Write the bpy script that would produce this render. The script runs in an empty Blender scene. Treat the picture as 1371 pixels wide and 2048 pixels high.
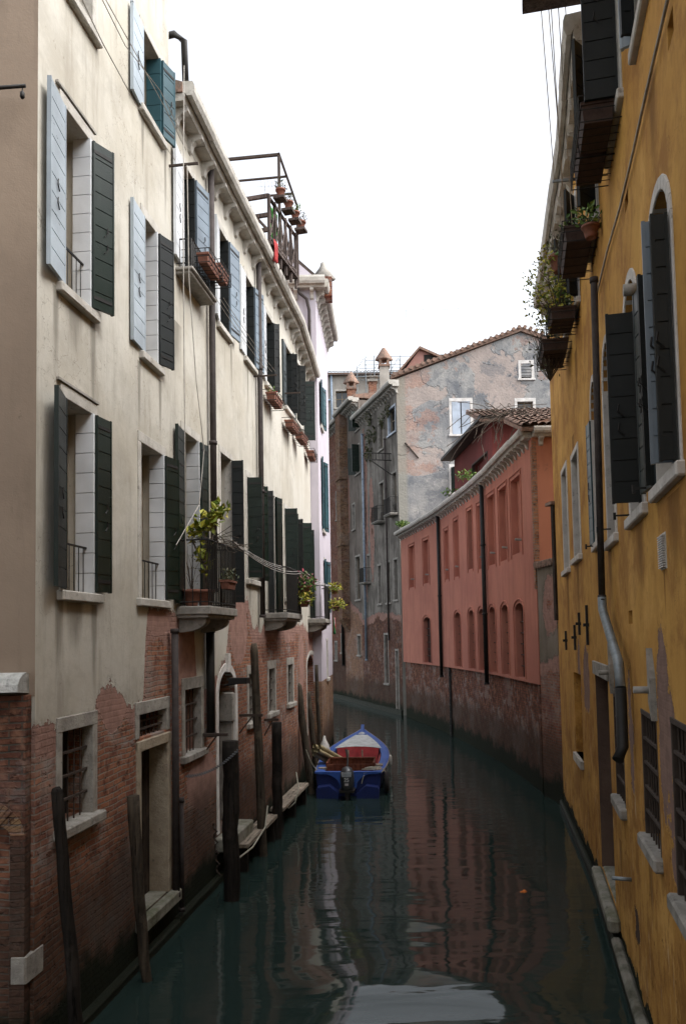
import bpy, math, random
from mathutils import Matrix, Vector
R = math.radians
rnd = random.Random(7)
S = bpy.context.scene
COL = S.collection

# ------------------------------------------------------------------ camera
FPX, CAMH, PITCH, ROLL, CX, CYP = 1650.0, 3.9, R(3.5), .018, 685.5, 1174.0
F_ = Vector((0, math.cos(PITCH), math.sin(PITCH))); R0 = Vector((1, 0, 0)); U0 = Vector((0, -math.sin(PITCH), math.cos(PITCH)))
RT = R0*math.cos(ROLL) - U0*math.sin(ROLL); UP = R0*math.sin(ROLL) + U0*math.cos(ROLL)
CAM = Vector((0, 0, CAMH))
cd = bpy.data.cameras.new('camera'); cam = bpy.data.objects.new('camera', cd); COL.objects.link(cam)
cd.sensor_fit = 'HORIZONTAL'; cd.sensor_width = 36; cd.lens = FPX/1371*36; cd.shift_y = 150/1371
cd.clip_start = .1; cd.clip_end = 2000
mw = Matrix((RT, UP, -F_)).transposed().to_4x4(); mw.translation = CAM; cam.matrix_world = mw
S.camera = cam

# ------------------------------------------------------------------ light
SUN_EL, SUN_AZ = R(52), R(112)          # azimuth clockwise from +Y
w = bpy.data.worlds.new('World'); S.world = w; w.use_nodes = True
nt = w.node_tree; nt.nodes.clear()
sky = nt.nodes.new('ShaderNodeTexSky'); sky.sky_type = 'NISHITA'; sky.sun_disc = False
sky.sun_elevation = SUN_EL; sky.sun_rotation = SUN_AZ; sky.air_density = 1; sky.dust_density = 4; sky.ozone_density = 1
hs = nt.nodes.new('ShaderNodeHueSaturation'); hs.inputs['Saturation'].default_value = .22
bg = nt.nodes.new('ShaderNodeBackground'); bg.inputs['Strength'].default_value = .15
ow = nt.nodes.new('ShaderNodeOutputWorld')
nt.links.new(sky.outputs[0], hs.inputs['Color']); nt.links.new(hs.outputs[0], bg.inputs[0]); nt.links.new(bg.outputs[0], ow.inputs[0])
ld = bpy.data.lights.new('sun', 'SUN'); ld.energy = .62; ld.angle = R(32); ld.color = (1, .98, .95)
sun = bpy.data.objects.new('sun', ld); COL.objects.link(sun)
sun.rotation_euler = (R(90)-SUN_EL, 0, math.pi-SUN_AZ); sun.location = (0, 0, 60)
S.view_settings.view_transform = 'Standard'; S.view_settings.look = 'None'; S.view_settings.gamma = 1
S.view_settings.exposure = 1.58
S.cycles.max_bounces = 8

# ------------------------------------------------------------------ helpers: rays, frames
def ray(x, y):
    return F_ + RT*((x-CX)/FPX) - UP*((y-CYP)/FPX)
def ground(x, y, z=0):
    d = ray(x, y); return CAM + d*((z-CAMH)/d.z)
def atY(x, y, Y):
    d = ray(x, y); return CAM + d*(Y/d.y)
def proj(P):
    v = P-CAM; k = v.dot(F_)
    return CX+FPX*v.dot(RT)/k, CYP-FPX*v.dot(UP)/k
class Fr:                                   # local x along wall to the right as seen, -y outward, z up
    def __init__(s, A, B):
        s.A = Vector((A[0], A[1], 0)); d = Vector((B[0]-A[0], B[1]-A[1], 0)); s.L = d.length
        s.d = d.normalized(); s.n = Vector((s.d.y, -s.d.x, 0))      # outward
        s.M = Matrix.Translation(s.A) @ Matrix.Rotation(math.atan2(d.y, d.x), 4, 'Z')
    def at(s, x, y, o=0):
        d = ray(x, y); t = ((s.A + s.n*o)-CAM).dot(s.n)/d.dot(s.n); P = CAM+d*t
        return (P-s.A).dot(s.d), P.z
    def u(s, x, y=1200, o=0): return s.at(x, y, o)[0]
    def w(s, u, o, z): return s.A+s.d*u+s.n*o+Vector((0, 0, z))
    def out(s, u, x, y):                    # outward distance and height where the ray meets the cross plane at u
        d = ray(x, y); t = ((s.A+s.d*u)-CAM).dot(s.d)/d.dot(s.d); P = CAM+d*t
        return (P-s.A).dot(s.n), P.z
WF = Fr((0, 0), (1, 0))
W = {}

class MB:
    def __init__(s): s.v = []; s.f = []; s.m = []; s.s = []
    def pv(s, u, o, z): s.v.append((u, -o, z)); return len(s.v)-1
    def face(s, idx, m=0, sm=False): s.f.append(idx); s.m.append(m); s.s.append(sm)
    def poly(s, pts, m=0): s.face([s.pv(*p) for p in pts], m); return s
    def box(s, u0, u1, o0, o1, z0, z1, m=0):
        i = [s.pv(u, o, z) for z in (z0, z1) for o in (o0, o1) for u in (u0, u1)]
        for q in ((0, 1, 3, 2), (4, 6, 7, 5), (0, 4, 5, 1), (2, 3, 7, 6), (0, 2, 6, 4), (1, 5, 7, 3)): s.face([i[k] for k in q], m)
        return s
    def obox(s, u, o, ang, a0, a1, t0, t1, z0, z1, m=0):
        c, n = math.cos(ang), math.sin(ang)
        i = [s.pv(u+c*a-n*t, o+n*a+c*t, z) for z in (z0, z1) for t in (t0, t1) for a in (a0, a1)]
        for q in ((0, 1, 3, 2), (4, 6, 7, 5), (0, 4, 5, 1), (2, 3, 7, 6), (0, 2, 6, 4), (1, 5, 7, 3)): s.face([i[k] for k in q], m)
        return s
    def prism_u(s, prof, u0, u1, m=0, sm=False):      # profile in (o, z) extruded along u
        a = [s.pv(u0, o, z) for o, z in prof]; b = [s.pv(u1, o, z) for o, z in prof]; n = len(prof)
        for k in range(n): s.face([a[k], a[(k+1) % n], b[(k+1) % n], b[k]], m, sm)
        s.face(a[::-1], m); s.face(b, m); return s
    def prism_o(s, prof, o0, o1, m=0):                # profile in (u, z) extruded outward
        a = [s.pv(u, o0, z) for u, z in prof]; b = [s.pv(u, o1, z) for u, z in prof]; n = len(prof)
        for k in range(n): s.face([a[k], a[(k+1) % n], b[(k+1) % n], b[k]], m)
        s.face(a[::-1], m); s.face(b, m); return s
    def prism_z(s, prof, z0, z1, m=0):
        a = [s.pv(u, o, z0) for u, o in prof]; b = [s.pv(u, o, z1) for u, o in prof]; n = len(prof)
        for k in range(n): s.face([a[k], a[(k+1) % n], b[(k+1) % n], b[k]], m)
        s.face(a[::-1], m); s.face(b, m); return s
    def tube(s, pts, r, n=6, m=0, caps=True):
        pts = [Vector((p[0], -p[1], p[2])) for p in pts]; rs = r if isinstance(r, (list, tuple)) else [r]*len(pts)
        rings = []
        for i, p in enumerate(pts):
            t = (pts[min(i+1, len(pts)-1)]-pts[max(i-1, 0)]).normalized()
            a = Vector((0, 0, 1)) if abs(t.z) < .9 else Vector((1, 0, 0))
            x = t.cross(a).normalized(); y = t.cross(x)
            ring = []
            for k in range(n):
                q = p+(x*math.cos(2*math.pi*k/n)+y*math.sin(2*math.pi*k/n))*rs[i]
                s.v.append(tuple(q)); ring.append(len(s.v)-1)
            rings.append(ring)
        for A, B in zip(rings, rings[1:]):
            for k in range(n): s.face([A[k], A[(k+1) % n], B[(k+1) % n], B[k]], m, n > 5)
        if caps: s.face(rings[0][::-1], m); s.face(rings[-1], m)
        return s
    def lathe(s, c, prof, n=14, m=0):                 # prof (r, z)
        rings = [[s.pv(c[0]+r*math.cos(2*math.pi*k/n), c[1]+r*math.sin(2*math.pi*k/n), c[2]+z) for k in range(n)] for r, z in prof]
        for A, B in zip(rings, rings[1:]):
            for k in range(n): s.face([A[k], A[(k+1) % n], B[(k+1) % n], B[k]], m, True)
        s.face(rings[0][::-1], m); s.face(rings[-1], m); return s
    def build(s, name, mats, parent=None, fr=WF, bevel=0):
        me = bpy.data.meshes.new(name); me.from_pydata(s.v, [], s.f); me.validate()
        if len(me.polygons) == len(s.f):
            me.polygons.foreach_set('material_index', s.m); me.polygons.foreach_set('use_smooth', s.s)
        for k in (mats if isinstance(mats, (list, tuple)) else [mats]): me.materials.append(k)
        import bmesh
        b = bmesh.new(); b.from_mesh(me); bmesh.ops.recalc_face_normals(b, faces=b.faces); b.to_mesh(me); b.free()
        o = bpy.data.objects.new(name, me); COL.objects.link(o)
        if bevel:
            md = o.modifiers.new('bevel', 'BEVEL'); md.width = bevel; md.segments = 1; md.limit_method = 'ANGLE'
        W[o] = fr.M
        if parent: o.parent = parent; o.matrix_local = W[parent].inverted() @ fr.M
        else: o.matrix_world = fr.M
        return o
def tag(o, label, cat, group=None, kind=None):
    o['label'] = label; o['category'] = cat
    if group: o['group'] = group
    if kind: o['kind'] = kind
    return o
def thing(name, label, cat, fr=WF, loc=(0, 0, 0), group=None):
    o = bpy.data.objects.new(name, None); COL.objects.link(o); o.empty_display_size = .3
    m = fr.M @ Matrix.Translation((loc[0], -loc[1], loc[2])); o.matrix_world = m; W[o] = m
    return tag(o, label, cat, group)
def struct(o): o['kind'] = 'structure'; return o

# ------------------------------------------------------------------ node helpers
class NT:
    def __init__(s, name, rough=.85, spec=.3):
        s.mat = bpy.data.materials.new(name); s.mat.use_nodes = True; s.t = s.mat.node_tree; s.b = s.t.nodes['Principled BSDF']
        s.b.inputs['Roughness'].default_value = rough; s.b.inputs['Specular IOR Level'].default_value = spec
        tc = s.n('ShaderNodeTexCoord'); s.co = tc.outputs['Object']
        x = s.n('ShaderNodeSeparateXYZ'); s.l(s.co, x.inputs[0]); s.x, s.y, s.z = x.outputs
    def n(s, t, **k):
        o = s.t.nodes.new(t)
        for a, b in k.items(): setattr(o, a, b)
        return o
    def l(s, a, b): s.t.links.new(a, b)
    def put(s, sock, v):
        if isinstance(v, (int, float)): sock.default_value = v
        elif isinstance(v, (tuple, list)): sock.default_value = (*v, 1) if len(v) == 3 and len(sock.default_value) == 4 else v
        else: s.l(v, sock)
    def m(s, op, a, b=0, c=0, clamp=False):
        o = s.n('ShaderNodeMath', operation=op, use_clamp=clamp); s.put(o.inputs[0], a); s.put(o.inputs[1], b); s.put(o.inputs[2], c); return o.outputs[0]
    def mix(s, f, a, b, bt='MIX'):
        o = s.n('ShaderNodeMix', data_type='RGBA', blend_type=bt); s.put(o.inputs[0], f); s.put(o.inputs[6], a); s.put(o.inputs[7], b); return o.outputs[2]
    def vec(s, x, y, z):
        o = s.n('ShaderNodeCombineXYZ'); s.put(o.inputs[0], x); s.put(o.inputs[1], y); s.put(o.inputs[2], z); return o.outputs[0]
    def sc(s, k):
        o = s.n('ShaderNodeMapping'); s.l(s.co, o.inputs[0]); o.inputs['Scale'].default_value = k; return o.outputs[0]
    def noise(s, sc, det=4, rough=.55, k=(1, 1, 1), w=0, dist=0):
        o = s.n('ShaderNodeTexNoise'); v = s.n('ShaderNodeMapping'); s.l(s.co, v.inputs[0]); v.inputs['Scale'].default_value = k; v.inputs['Location'].default_value = (w, w*.7, w*1.3)
        s.l(v.outputs[0], o.inputs['Vector']); o.inputs['Scale'].default_value = sc; o.inputs['Detail'].default_value = det; o.inputs['Roughness'].default_value = rough; o.inputs['Distortion'].default_value = dist
        return o.outputs[0]
    def step(s, v, a, b):                   # smooth 0..1 between a and b
        o = s.n('ShaderNodeMapRange', interpolation_type='SMOOTHSTEP'); s.put(o.inputs[0], v); s.put(o.inputs[1], a); s.put(o.inputs[2], b); return o.outputs[0]
    def bump(s, h, d=.01, st=1, nrm=None):
        o = s.n('ShaderNodeBump'); s.put(o.inputs['Height'], h); o.inputs['Distance'].default_value = d; o.inputs['Strength'].default_value = st
        if nrm: s.l(nrm, o.inputs['Normal'])
        return o.outputs[0]
    def ramp(s, v, stops, interp='LINEAR'):
        o = s.n('ShaderNodeValToRGB'); s.put(o.inputs[0], v); e = o.color_ramp.elements; o.color_ramp.interpolation = interp
        e[0].position, e[0].color = stops[0][0], (*stops[0][1], 1); e[1].position, e[1].color = stops[-1][0], (*stops[-1][1], 1)
        for p, c in stops[1:-1]: q = e.new(p); q.color = (*c, 1)
        return o.outputs[0]
    def blob(s, u, z, ru, rz):
        a = s.m('DIVIDE', s.m('SUBTRACT', s.x, u), ru); b = s.m('DIVIDE', s.m('SUBTRACT', s.z, z), rz)
        return s.m('SUBTRACT', 1, s.m('SQRT', s.m('ADD', s.m('MULTIPLY', a, a), s.m('MULTIPLY', b, b))))
    def col(s, c): s.put(s.b.inputs['Base Color'], c); return s
    def nrm(s, n): s.l(n, s.b.inputs['Normal']); return s

def brick_nodes(t, a=(.30, .115, .065), b=(.17, .06, .045), mort=(.20, .165, .135), wash=.3):
    """returns colour and height of weathered Venetian brick in metres"""
    wob = t.noise(2.5, 2, w=5)
    v = t.vec(t.m('ADD', t.x, t.y), t.m('ADD', t.z, t.m('MULTIPLY', t.m('SUBTRACT', wob, .5), .05)), 0)
    br = t.n('ShaderNodeTexBrick'); t.l(v, br.inputs['Vector']); br.inputs['Scale'].default_value = 1
    br.inputs['Brick Width'].default_value = .24; br.inputs['Row Height'].default_value = .066; br.inputs['Mortar Size'].default_value = .010; br.inputs['Mortar Smooth'].default_value = .35
    br.inputs['Color1'].default_value = (*a, 1); br.inputs['Color2'].default_value = (*b, 1); br.inputs['Mortar'].default_value = (*mort, 1); br.inputs['Bias'].default_value = -.1
    c = br.outputs[0]
    n1 = t.noise(1.1, 5, .6, w=11); n2 = t.noise(7, 4, .6, w=3); n3 = t.noise(30, 3, .6)
    c = t.mix(t.m('MULTIPLY', t.step(n2, .45, .7), .55), c, (.36, .19, .12))
    c = t.mix(t.m('MULTIPLY', t.step(t.noise(9, 3, .6, w=21), .52, .68), .6), c, (.075, .035, .03))
    c = t.mix(t.m('MULTIPLY', t.step(n1, .5, .66), wash), c, (.34, .29, .26))
    # older courses: lime-washed grey, ochre and purple-damp areas, missing faces
    c = t.mix(t.m('MULTIPLY', t.step(t.noise(.8, 5, .65, w=61), .48, .62), .55), c, t.mix(.6, c, (.13, .06, .055)))
    c = t.mix(t.m('MULTIPLY', t.step(t.noise(1.7, 6, .7, k=(1, 1, 1.6), w=71), .54, .64), wash*1.4), c, (.30, .27, .25))
    pit = t.step(t.noise(4.5, 4, .7, k=(1, 1, 2.2), w=81), .60, .66)
    c = t.mix(t.m('MULTIPLY', pit, .7), c, (.10, .05, .035))
    n2 = t.m('SUBTRACT', n2, t.m('MULTIPLY', pit, 1.2))
    h = t.m('SUBTRACT', t.m('ADD', t.m('MULTIPLY', n3, .5), t.m('MULTIPLY', n2, .7)), t.m('MULTIPLY', br.outputs[1], .9))
    return c, h
def tide_shade(t, c, top=1.25, col=(.02, .024, .016)):
    n = t.noise(3, 5, .65, w=9); n2 = t.noise(1.2, 3, w=2)
    e = t.m('ADD', t.z, t.m('ADD', t.m('MULTIPLY', n, -.7), t.m('MULTIPLY', n2, -.6)))
    c = t.mix(t.step(e, top, top-.75), c, t.mix(.75, c, (.06, .042, .032)))  # damp brown band, raised so its colour also carries shade at the foot
    return t.mix(t.step(e, .02, -.32), c, col)

def m_plaster(name, base, alt, dirt, streak=.5, bumpd=.004, bricks=None, pink=(.37, .225, .185), bound=None, L=14, blobs=(), pinks=(), grain=60, lo=None, dark=(.12, .1, .08), drips=(), cracks=0, mottle=0):
    """plaster with soft patches, run-off streaks and (bound, blobs) fallen areas down to brick"""
    t = NT(name, .9, .08)
    c = t.mix(t.step(t.noise(.7, 5, .6, w=1), .35, .65), base, alt)
    c = t.mix(t.m('MULTIPLY', t.step(t.noise(1.6, 6, .65, k=(3.2, 3.2, .35), w=4), .48, .72), streak), c, dirt)
    c = t.mix(t.m('MULTIPLY', t.step(t.noise(5, 6, .7, k=(2.2, 2.2, .4), w=7), .55, .75), streak*.55), c, dirt)
    c = t.mix(t.m('MULTIPLY', t.step(t.noise(3.5, 8, .75, w=17), .63, .7), .5), c, dark)
    hx = 0.
    if mottle:
        c = t.mix(t.m('MULTIPLY', t.step(t.noise(1.1, 8, .72, w=55, dist=.3), .47, .62), mottle), c, dirt); c = t.mix(t.m('MULTIPLY', t.step(t.noise(.8, 7, .7, w=57), .52, .66), mottle*.8), c, tuple(min(1, x*1.18+.02) for x in base)); c = t.mix(t.m('MULTIPLY', t.step(t.noise(6, 7, .75, w=59), .56, .66), mottle*.5), c, dirt)
        hx = t.m('MULTIPLY', t.noise(2.5, 7, .7, w=58), 2.)
    if lo:                                   # damp scabbed zone: (height, pale salt colour, dark scab colour)
        zl, salt, scab = lo; dz = t.step(t.m('ADD', t.z, t.m('MULTIPLY', t.noise(.8, 4, .6, w=91), 2.5)), zl+2.4, zl)
        c = t.mix(t.m('MULTIPLY', dz, t.m('MULTIPLY', t.step(t.noise(2.2, 6, .75, k=(1.6, 1.6, .8), w=92), .5, .6), .65)), c, scab)
        c = t.mix(t.m('MULTIPLY', dz, t.m('MULTIPLY', t.step(t.noise(3, 6, .7, k=(2.5, 2.5, .5), w=93), .58, .68), .55)), c, salt)
        sp = t.step(t.noise(11, 5, .75, w=94), .62, .66); c = t.mix(t.m('MULTIPLY', t.m('MULTIPLY', dz, sp), .8), c, tuple(x*.5 for x in scab)); hx = t.m('ADD', hx, t.m('MULTIPLY', t.m('ADD', t.noise(6, 6, .7, w=95), sp), t.m('MULTIPLY', dz, 2.5)))
    if drips:
        dm = 0.
        for u, z, wd_, ln in drips:
            a = t.m('SUBTRACT', 1, t.m('DIVIDE', t.m('ABSOLUTE', t.m('SUBTRACT', t.x, u)), wd_), clamp=True)
            b = t.m('SUBTRACT', 1, t.m('DIVIDE', t.m('SUBTRACT', z, t.z), ln), clamp=True); bb = t.m('LESS_THAN', t.z, z)
            dm = t.m('MAXIMUM', dm, t.m('MULTIPLY', t.m('MULTIPLY', a, b), bb))
        n = t.noise(4, 5, .7, k=(5, 5, .3), w=96)
        c = t.mix(t.m('MULTIPLY', t.step(t.m('MULTIPLY', dm, t.m('ADD', n, .35)), .08, .55), .75), c, tuple(x*.6 for x in dirt))
    if cracks:
        vo = t.n('ShaderNodeTexVoronoi', feature='DISTANCE_TO_EDGE'); mp = t.n('ShaderNodeMapping'); t.l(t.co, mp.inputs[0]); mp.inputs['Scale'].default_value = (.55, .55, .4)
        ad = t.n('ShaderNodeVectorMath', operation='ADD'); nn_ = t.n('ShaderNodeTexNoise'); nn_.inputs['Scale'].default_value = 2.5; nn_.inputs['Detail'].default_value = 6; t.l(t.co, nn_.inputs['Vector']); sc2 = t.n('ShaderNodeVectorMath', operation='SCALE'); t.l(nn_.outputs[1], sc2.inputs[0]); sc2.inputs['Scale'].default_value = .5
        t.l(mp.outputs[0], ad.inputs[0]); t.l(sc2.outputs[0], ad.inputs[1]); t.l(ad.outputs[0], vo.inputs['Vector'])
        ck = t.m('MULTIPLY', t.step(vo.outputs[0], .008, .002), t.step(t.noise(.5, 3, w=97), .5, .6)); c = t.mix(t.m('MULTIPLY', ck, cracks), c, dark)
    h = t.m('ADD', hx, t.m('ADD', t.m('MULTIPLY', t.noise(grain, 3, .6), .35), t.m('MULTIPLY', t.noise(4, 5, .6, w=2), 1.2)))
    nrm = t.bump(h, bumpd)
    if bound or blobs:
        bc, bh = brick_nodes(t, **(bricks or {}))
        f = -9.
        if bound:
            rp = t.ramp(t.m('DIVIDE', t.x, L), [(max(0, min(1, u/L)), (z/10.,)*3) for u, z in bound])
            sp = t.n('ShaderNodeSeparateColor'); t.l(rp, sp.inputs[0])
            f = t.m('SUBTRACT', t.m('MULTIPLY', sp.outputs[0], 10), t.z)
        for bl in blobs: f = t.m('MAXIMUM', f, t.m('MULTIPLY', t.blob(*bl), min(bl[2], bl[3])))
        e = t.m('ADD', f, t.m('ADD', t.m('MULTIPLY', t.m('SUBTRACT', t.noise(1.8, 7, .72, w=31), .5), .8), t.m('MULTIPLY', t.m('SUBTRACT', t.noise(14, 4, .6, w=33), .5), .12)))
        mk = t.step(e, 0, .012)
        rim = t.m('MULTIPLY', t.step(e, -.10, -.01), t.step(t.noise(8, 5, .7, w=35), .4, .6)); c = t.mix(t.m('MULTIPLY', rim, .55), c, tuple(x*.75 for x in dirt))
        c = t.mix(t.step(e, -.018, -.004), c, tuple(min(1, x*1.15) for x in base))
        # pinkish undercoat survives near the edge
        pk = t.step(t.m('SUBTRACT', e, t.m('MULTIPLY', t.noise(1.1, 4, .6, w=41), .9)), -.12, -.10)
        under = t.mix(t.step(t.noise(6, 4, .6, w=44), .3, .7), pink, tuple(x*.72 for x in pink))
        if pinks:
            g = -9.
            for bl in pinks: g = t.m('MAXIMUM', g, t.blob(*bl))
            g = t.step(t.m('ADD', g, t.m('MULTIPLY', t.m('SUBTRACT', t.noise(3, 4, .6, w=51), .5), .5)), -.01, .02)
            bc = t.mix(g, bc, under); bh = t.m('MULTIPLY', bh, t.m('SUBTRACT', 1, t.m('MULTIPLY', g, .93)))
        bc = t.mix(t.m('SUBTRACT', 1, pk), bc, under)
        bc = tide_shade(t, bc)
        c = t.mix(mk, c, bc)
        nrm2 = t.bump(bh, .018)
        mx = t.n('ShaderNodeMix', data_type='VECTOR'); t.l(mk, mx.inputs[0]); t.l(nrm, mx.inputs[4]); t.l(nrm2, mx.inputs[5])
        nrm = t.bump(t.m('SUBTRACT', 1, mk), .045, 1, mx.outputs[1])
    t.col(c).nrm(nrm); return t.mat
def m_brick(name, top=.8, **k):
    t = NT(name, .95, .06); c, h = brick_nodes(t, **k); c = tide_shade(t, c, top); t.col(c).nrm(t.bump(h, .02)); return t.mat
def m_stone(name, a, b, rough=.85, sc=4, bd=.006, algae=False):
    t = NT(name, rough, .12); c = t.mix(t.step(t.noise(sc, 6, .65), .35, .7), a, b)
    c = t.mix(t.m('MULTIPLY', t.step(t.noise(sc*3, 5, .7, w=8), .55, .72), .6), c, tuple(x*.35 for x in b))
    if algae: c = tide_shade(t, c, .85)
    t.col(c).nrm(t.bump(t.noise(sc*8, 5, .7), bd)); return t.mat
def m_plain(name, c, rough=.5, metal=0, spec=.4, var=.25, sc=8, bd=.001):
    t = NT(name, rough, spec); t.b.inputs['Metallic'].default_value = metal
    t.col(t.mix(t.step(t.noise(sc, 5, .65), .3, .75), tuple(x*(1+var) for x in c), tuple(x*(1-var) for x in c)))
    t.nrm(t.bump(t.noise(sc*5, 4, .6), bd)); return t.mat
def m_paint(name, c, chip=(.3, .3, .28), amt=.62, rough=.28):
    t = NT(name, rough, .35); n = t.noise(9, 7, .7, k=(.6, .6, 3)); n2 = t.noise(1.3, 4, w=3)
    oi = t.n('ShaderNodeObjectInfo'); c2 = t.mix(t.step(n2, .35, .65), c, tuple(x*.6 for x in c)); c2 = t.mix(t.m('MULTIPLY', oi.outputs['Random'], .5), c2, tuple(min(1, x*1.5+.006) for x in c)); c2 = t.mix(t.m('MULTIPLY', t.step(t.noise(2.2, 7, .75, k=(1.5, 1.5, .4), w=66), .52, .7), .35), c2, tuple((x+y)/2 for x, y in zip(c, chip)))
    n = t.m('ADD', n, t.m('MULTIPLY', t.m('SUBTRACT', oi.outputs['Random'], .6), .05))
    mk = t.step(t.m('ADD', n, t.m('MULTIPLY', t.m('SUBTRACT', n2, .5), .25)), amt, amt+.03)
    t.col(t.mix(mk, c2, chip)); t.put(t.b.inputs['Roughness'], t.m('ADD', rough, t.m('MULTIPLY', t.noise(6, 5, .7, w=2), .22)))
    t.nrm(t.bump(t.m('SUBTRACT', t.m('MULTIPLY', t.noise(25, 5, .7, k=(1, 1, 4)), .5), mk), .003)); return t.mat
def m_wood(name, a, b, rough=.9, k=(1, 1, .08)):
    t = NT(name, rough, .08); n = t.noise(22, 6, .6, k=k); c = t.mix(t.step(n, .3, .7), a, b)
    c = t.mix(t.m('MULTIPLY', t.step(t.noise(5, 5, .7, w=6), .5, .7), .5), c, tuple(x*.5 for x in b)); cr = t.step(t.noise(9, 4, .6, k=(k[0]*4, k[1]*4, k[2]*3), w=12), .60, .66); c = t.mix(t.m('MULTIPLY', cr, .8), c, tuple(x*.25 for x in b)); c = t.mix(t.m('MULTIPLY', t.step(t.noise(2.5, 5, .7, w=15), .5, .65), .45), c, tuple(min(1, x*1.7) for x in a)); t.col(c).nrm(t.bump(t.m('SUBTRACT', n, cr), .012)); return t.mat
def m_leaf(name, a, b):
    t = NT(name, .5, .4); g = t.n('ShaderNodeNewGeometry'); t.col(t.mix(g.outputs['Random Per Island'], a, b))
    t.b.inputs['Transmission Weight'].default_value = 0; return t.mat

M = {}
M['stone'] = m_stone('istrian_stone', (.50, .48, .44), (.36, .34, .30))
M['stone_white'] = m_stone('white_stone', (.66, .64, .62), (.50, .48, .45))
M['stone_dark'] = m_stone('weathered_stone', (.30, .28, .25), (.17, .16, .14), algae=True)
M['step'] = m_stone('mossy_step_stone', (.30, .29, .25), (.13, .135, .09), sc=3, bd=.02)
M['stone_mid'] = m_stone('worn_window_stone', (.40, .38, .34), (.25, .235, .21), sc=5, bd=.012)
M['stone_grime'] = m_stone('balcony_stone', (.34, .32, .29), (.2, .19, .17))
M['plinth'] = m_stone('algae_stone', (.045, .042, .034), (.016, .018, .013), .6, 6, .02, True)
M['green'] = m_paint('green_shutter_paint', (.004, .012, .008), (.06, .08, .07), .66)
M['black'] = m_paint('dark_shutter_paint', (.0035, .006, .006), (.02, .022, .02), .72, .5)
M['teal'] = m_paint('teal_shutter_paint', (.022, .062, .075), (.12, .17, .18), .69)
M['whiteboard'] = m_paint('white_board_paint', (.52, .54, .56), (.35, .34, .32), .72, .6)
M['skygloss'] = m_paint('sky_reflection_shutter_paint', (.33, .38, .42), (.02, .035, .03), .66, .24)  # dark gloss leaves with the pale sky reflection put into the base colour
M['paleshut'] = m_paint('pale_shutter_paint', (.40, .46, .54), (.12, .14, .15), .7, .35)
M['greyblue'] = m_paint('grey_blue_shutter', (.15, .19, .23), (.05, .06, .07), .72, .3)
M['terrad'] = m_plain('dark_terracotta', (.045, .026, .020), .85, sc=14, bd=.003)
M['slate'] = m_paint('slate_shutter_paint', (.022, .033, .036), (.16, .18, .18), .68, .3)
M['iron'] = m_plain('wrought_iron', (.018, .017, .016), .6, .3)
M['rust'] = m_plain('rusty_iron', (.055, .04, .032), .8, .2)
M['pipe'] = m_plain('brown_downpipe', (.05, .042, .04), .75, 0, .15)
M['zinc'] = m_plain('zinc_pipe', (.22, .25, .27), .5, .4)
M['bluepipe'] = m_plain('grey_blue_pipe', (.20, .25, .31), .5, 0)
M['glass'] = m_plain('dark_glass', (.012, .015, .018), .08, 0, .6, sc=1)
M['dark'] = m_plain('dark_interior', (.02, .018, .016), .9)
M['curtain'] = m_plain('beige_inner_frame', (.20, .165, .12), .8)
M['terra'] = m_plain('terracotta', (.19, .078, .052), .8, sc=14, bd=.003)
M['cable'] = m_plain('pale_cable', (.33, .31, .28), .7)
M['rope'] = m_plain('pale_rope', (.38, .37, .30), .9, sc=60, bd=.004)
M['chain'] = m_plain('chain_steel', (.16, .17, .18), .6, .5)
M['pole'] = m_wood('mooring_wood', (.085, .068, .05), (.03, .026, .021))
M['poleblack'] = m_wood('wet_wood', (.03, .025, .021), (.012, .011, .010), .7)
M['plank'] = m_wood('grey_plank', (.34, .29, .23), (.19, .16, .13), k=(.08, 1, 1))
M['wood'] = m_wood('brown_beam', (.12, .095, .085), (.055, .045, .042))
M['door'] = m_wood('old_door', (.06, .045, .035), (.025, .02, .018))
M['tile'] = m_stone('roof_tile', (.30, .19, .145), (.15, .12, .10), .9, 7, .01)
M['leaf'] = m_leaf('green_leaf', (.035, .10, .015), (.13, .20, .03))
M['leafy'] = m_leaf('yellow_leaf', (.10, .17, .02), (.42, .36, .03))
M['leafdark'] = m_leaf('dry_leaf', (.03, .05, .02), (.10, .09, .04))
M['petal'] = m_leaf('pink_petal', (.5, .06, .10), (.65, .3, .35))
M['petalr'] = m_leaf('red_petal', (.4, .02, .015), (.5, .04, .03))
M['petaly'] = m_leaf('yellow_petal', (.6, .42, .04), (.6, .5, .15))
M['twig'] = m_wood('twig', (.11, .09, .07), (.05, .04, .035))
M['lilac'] = m_plaster('lilac_plaster', (.50, .465, .51), (.44, .41, .455), (.34, .31, .34), .4)
M['backwall'] = m_plaster('back_plaster', (.42, .40, .36), (.3, .28, .25), (.2, .19, .17), .6)

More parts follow.
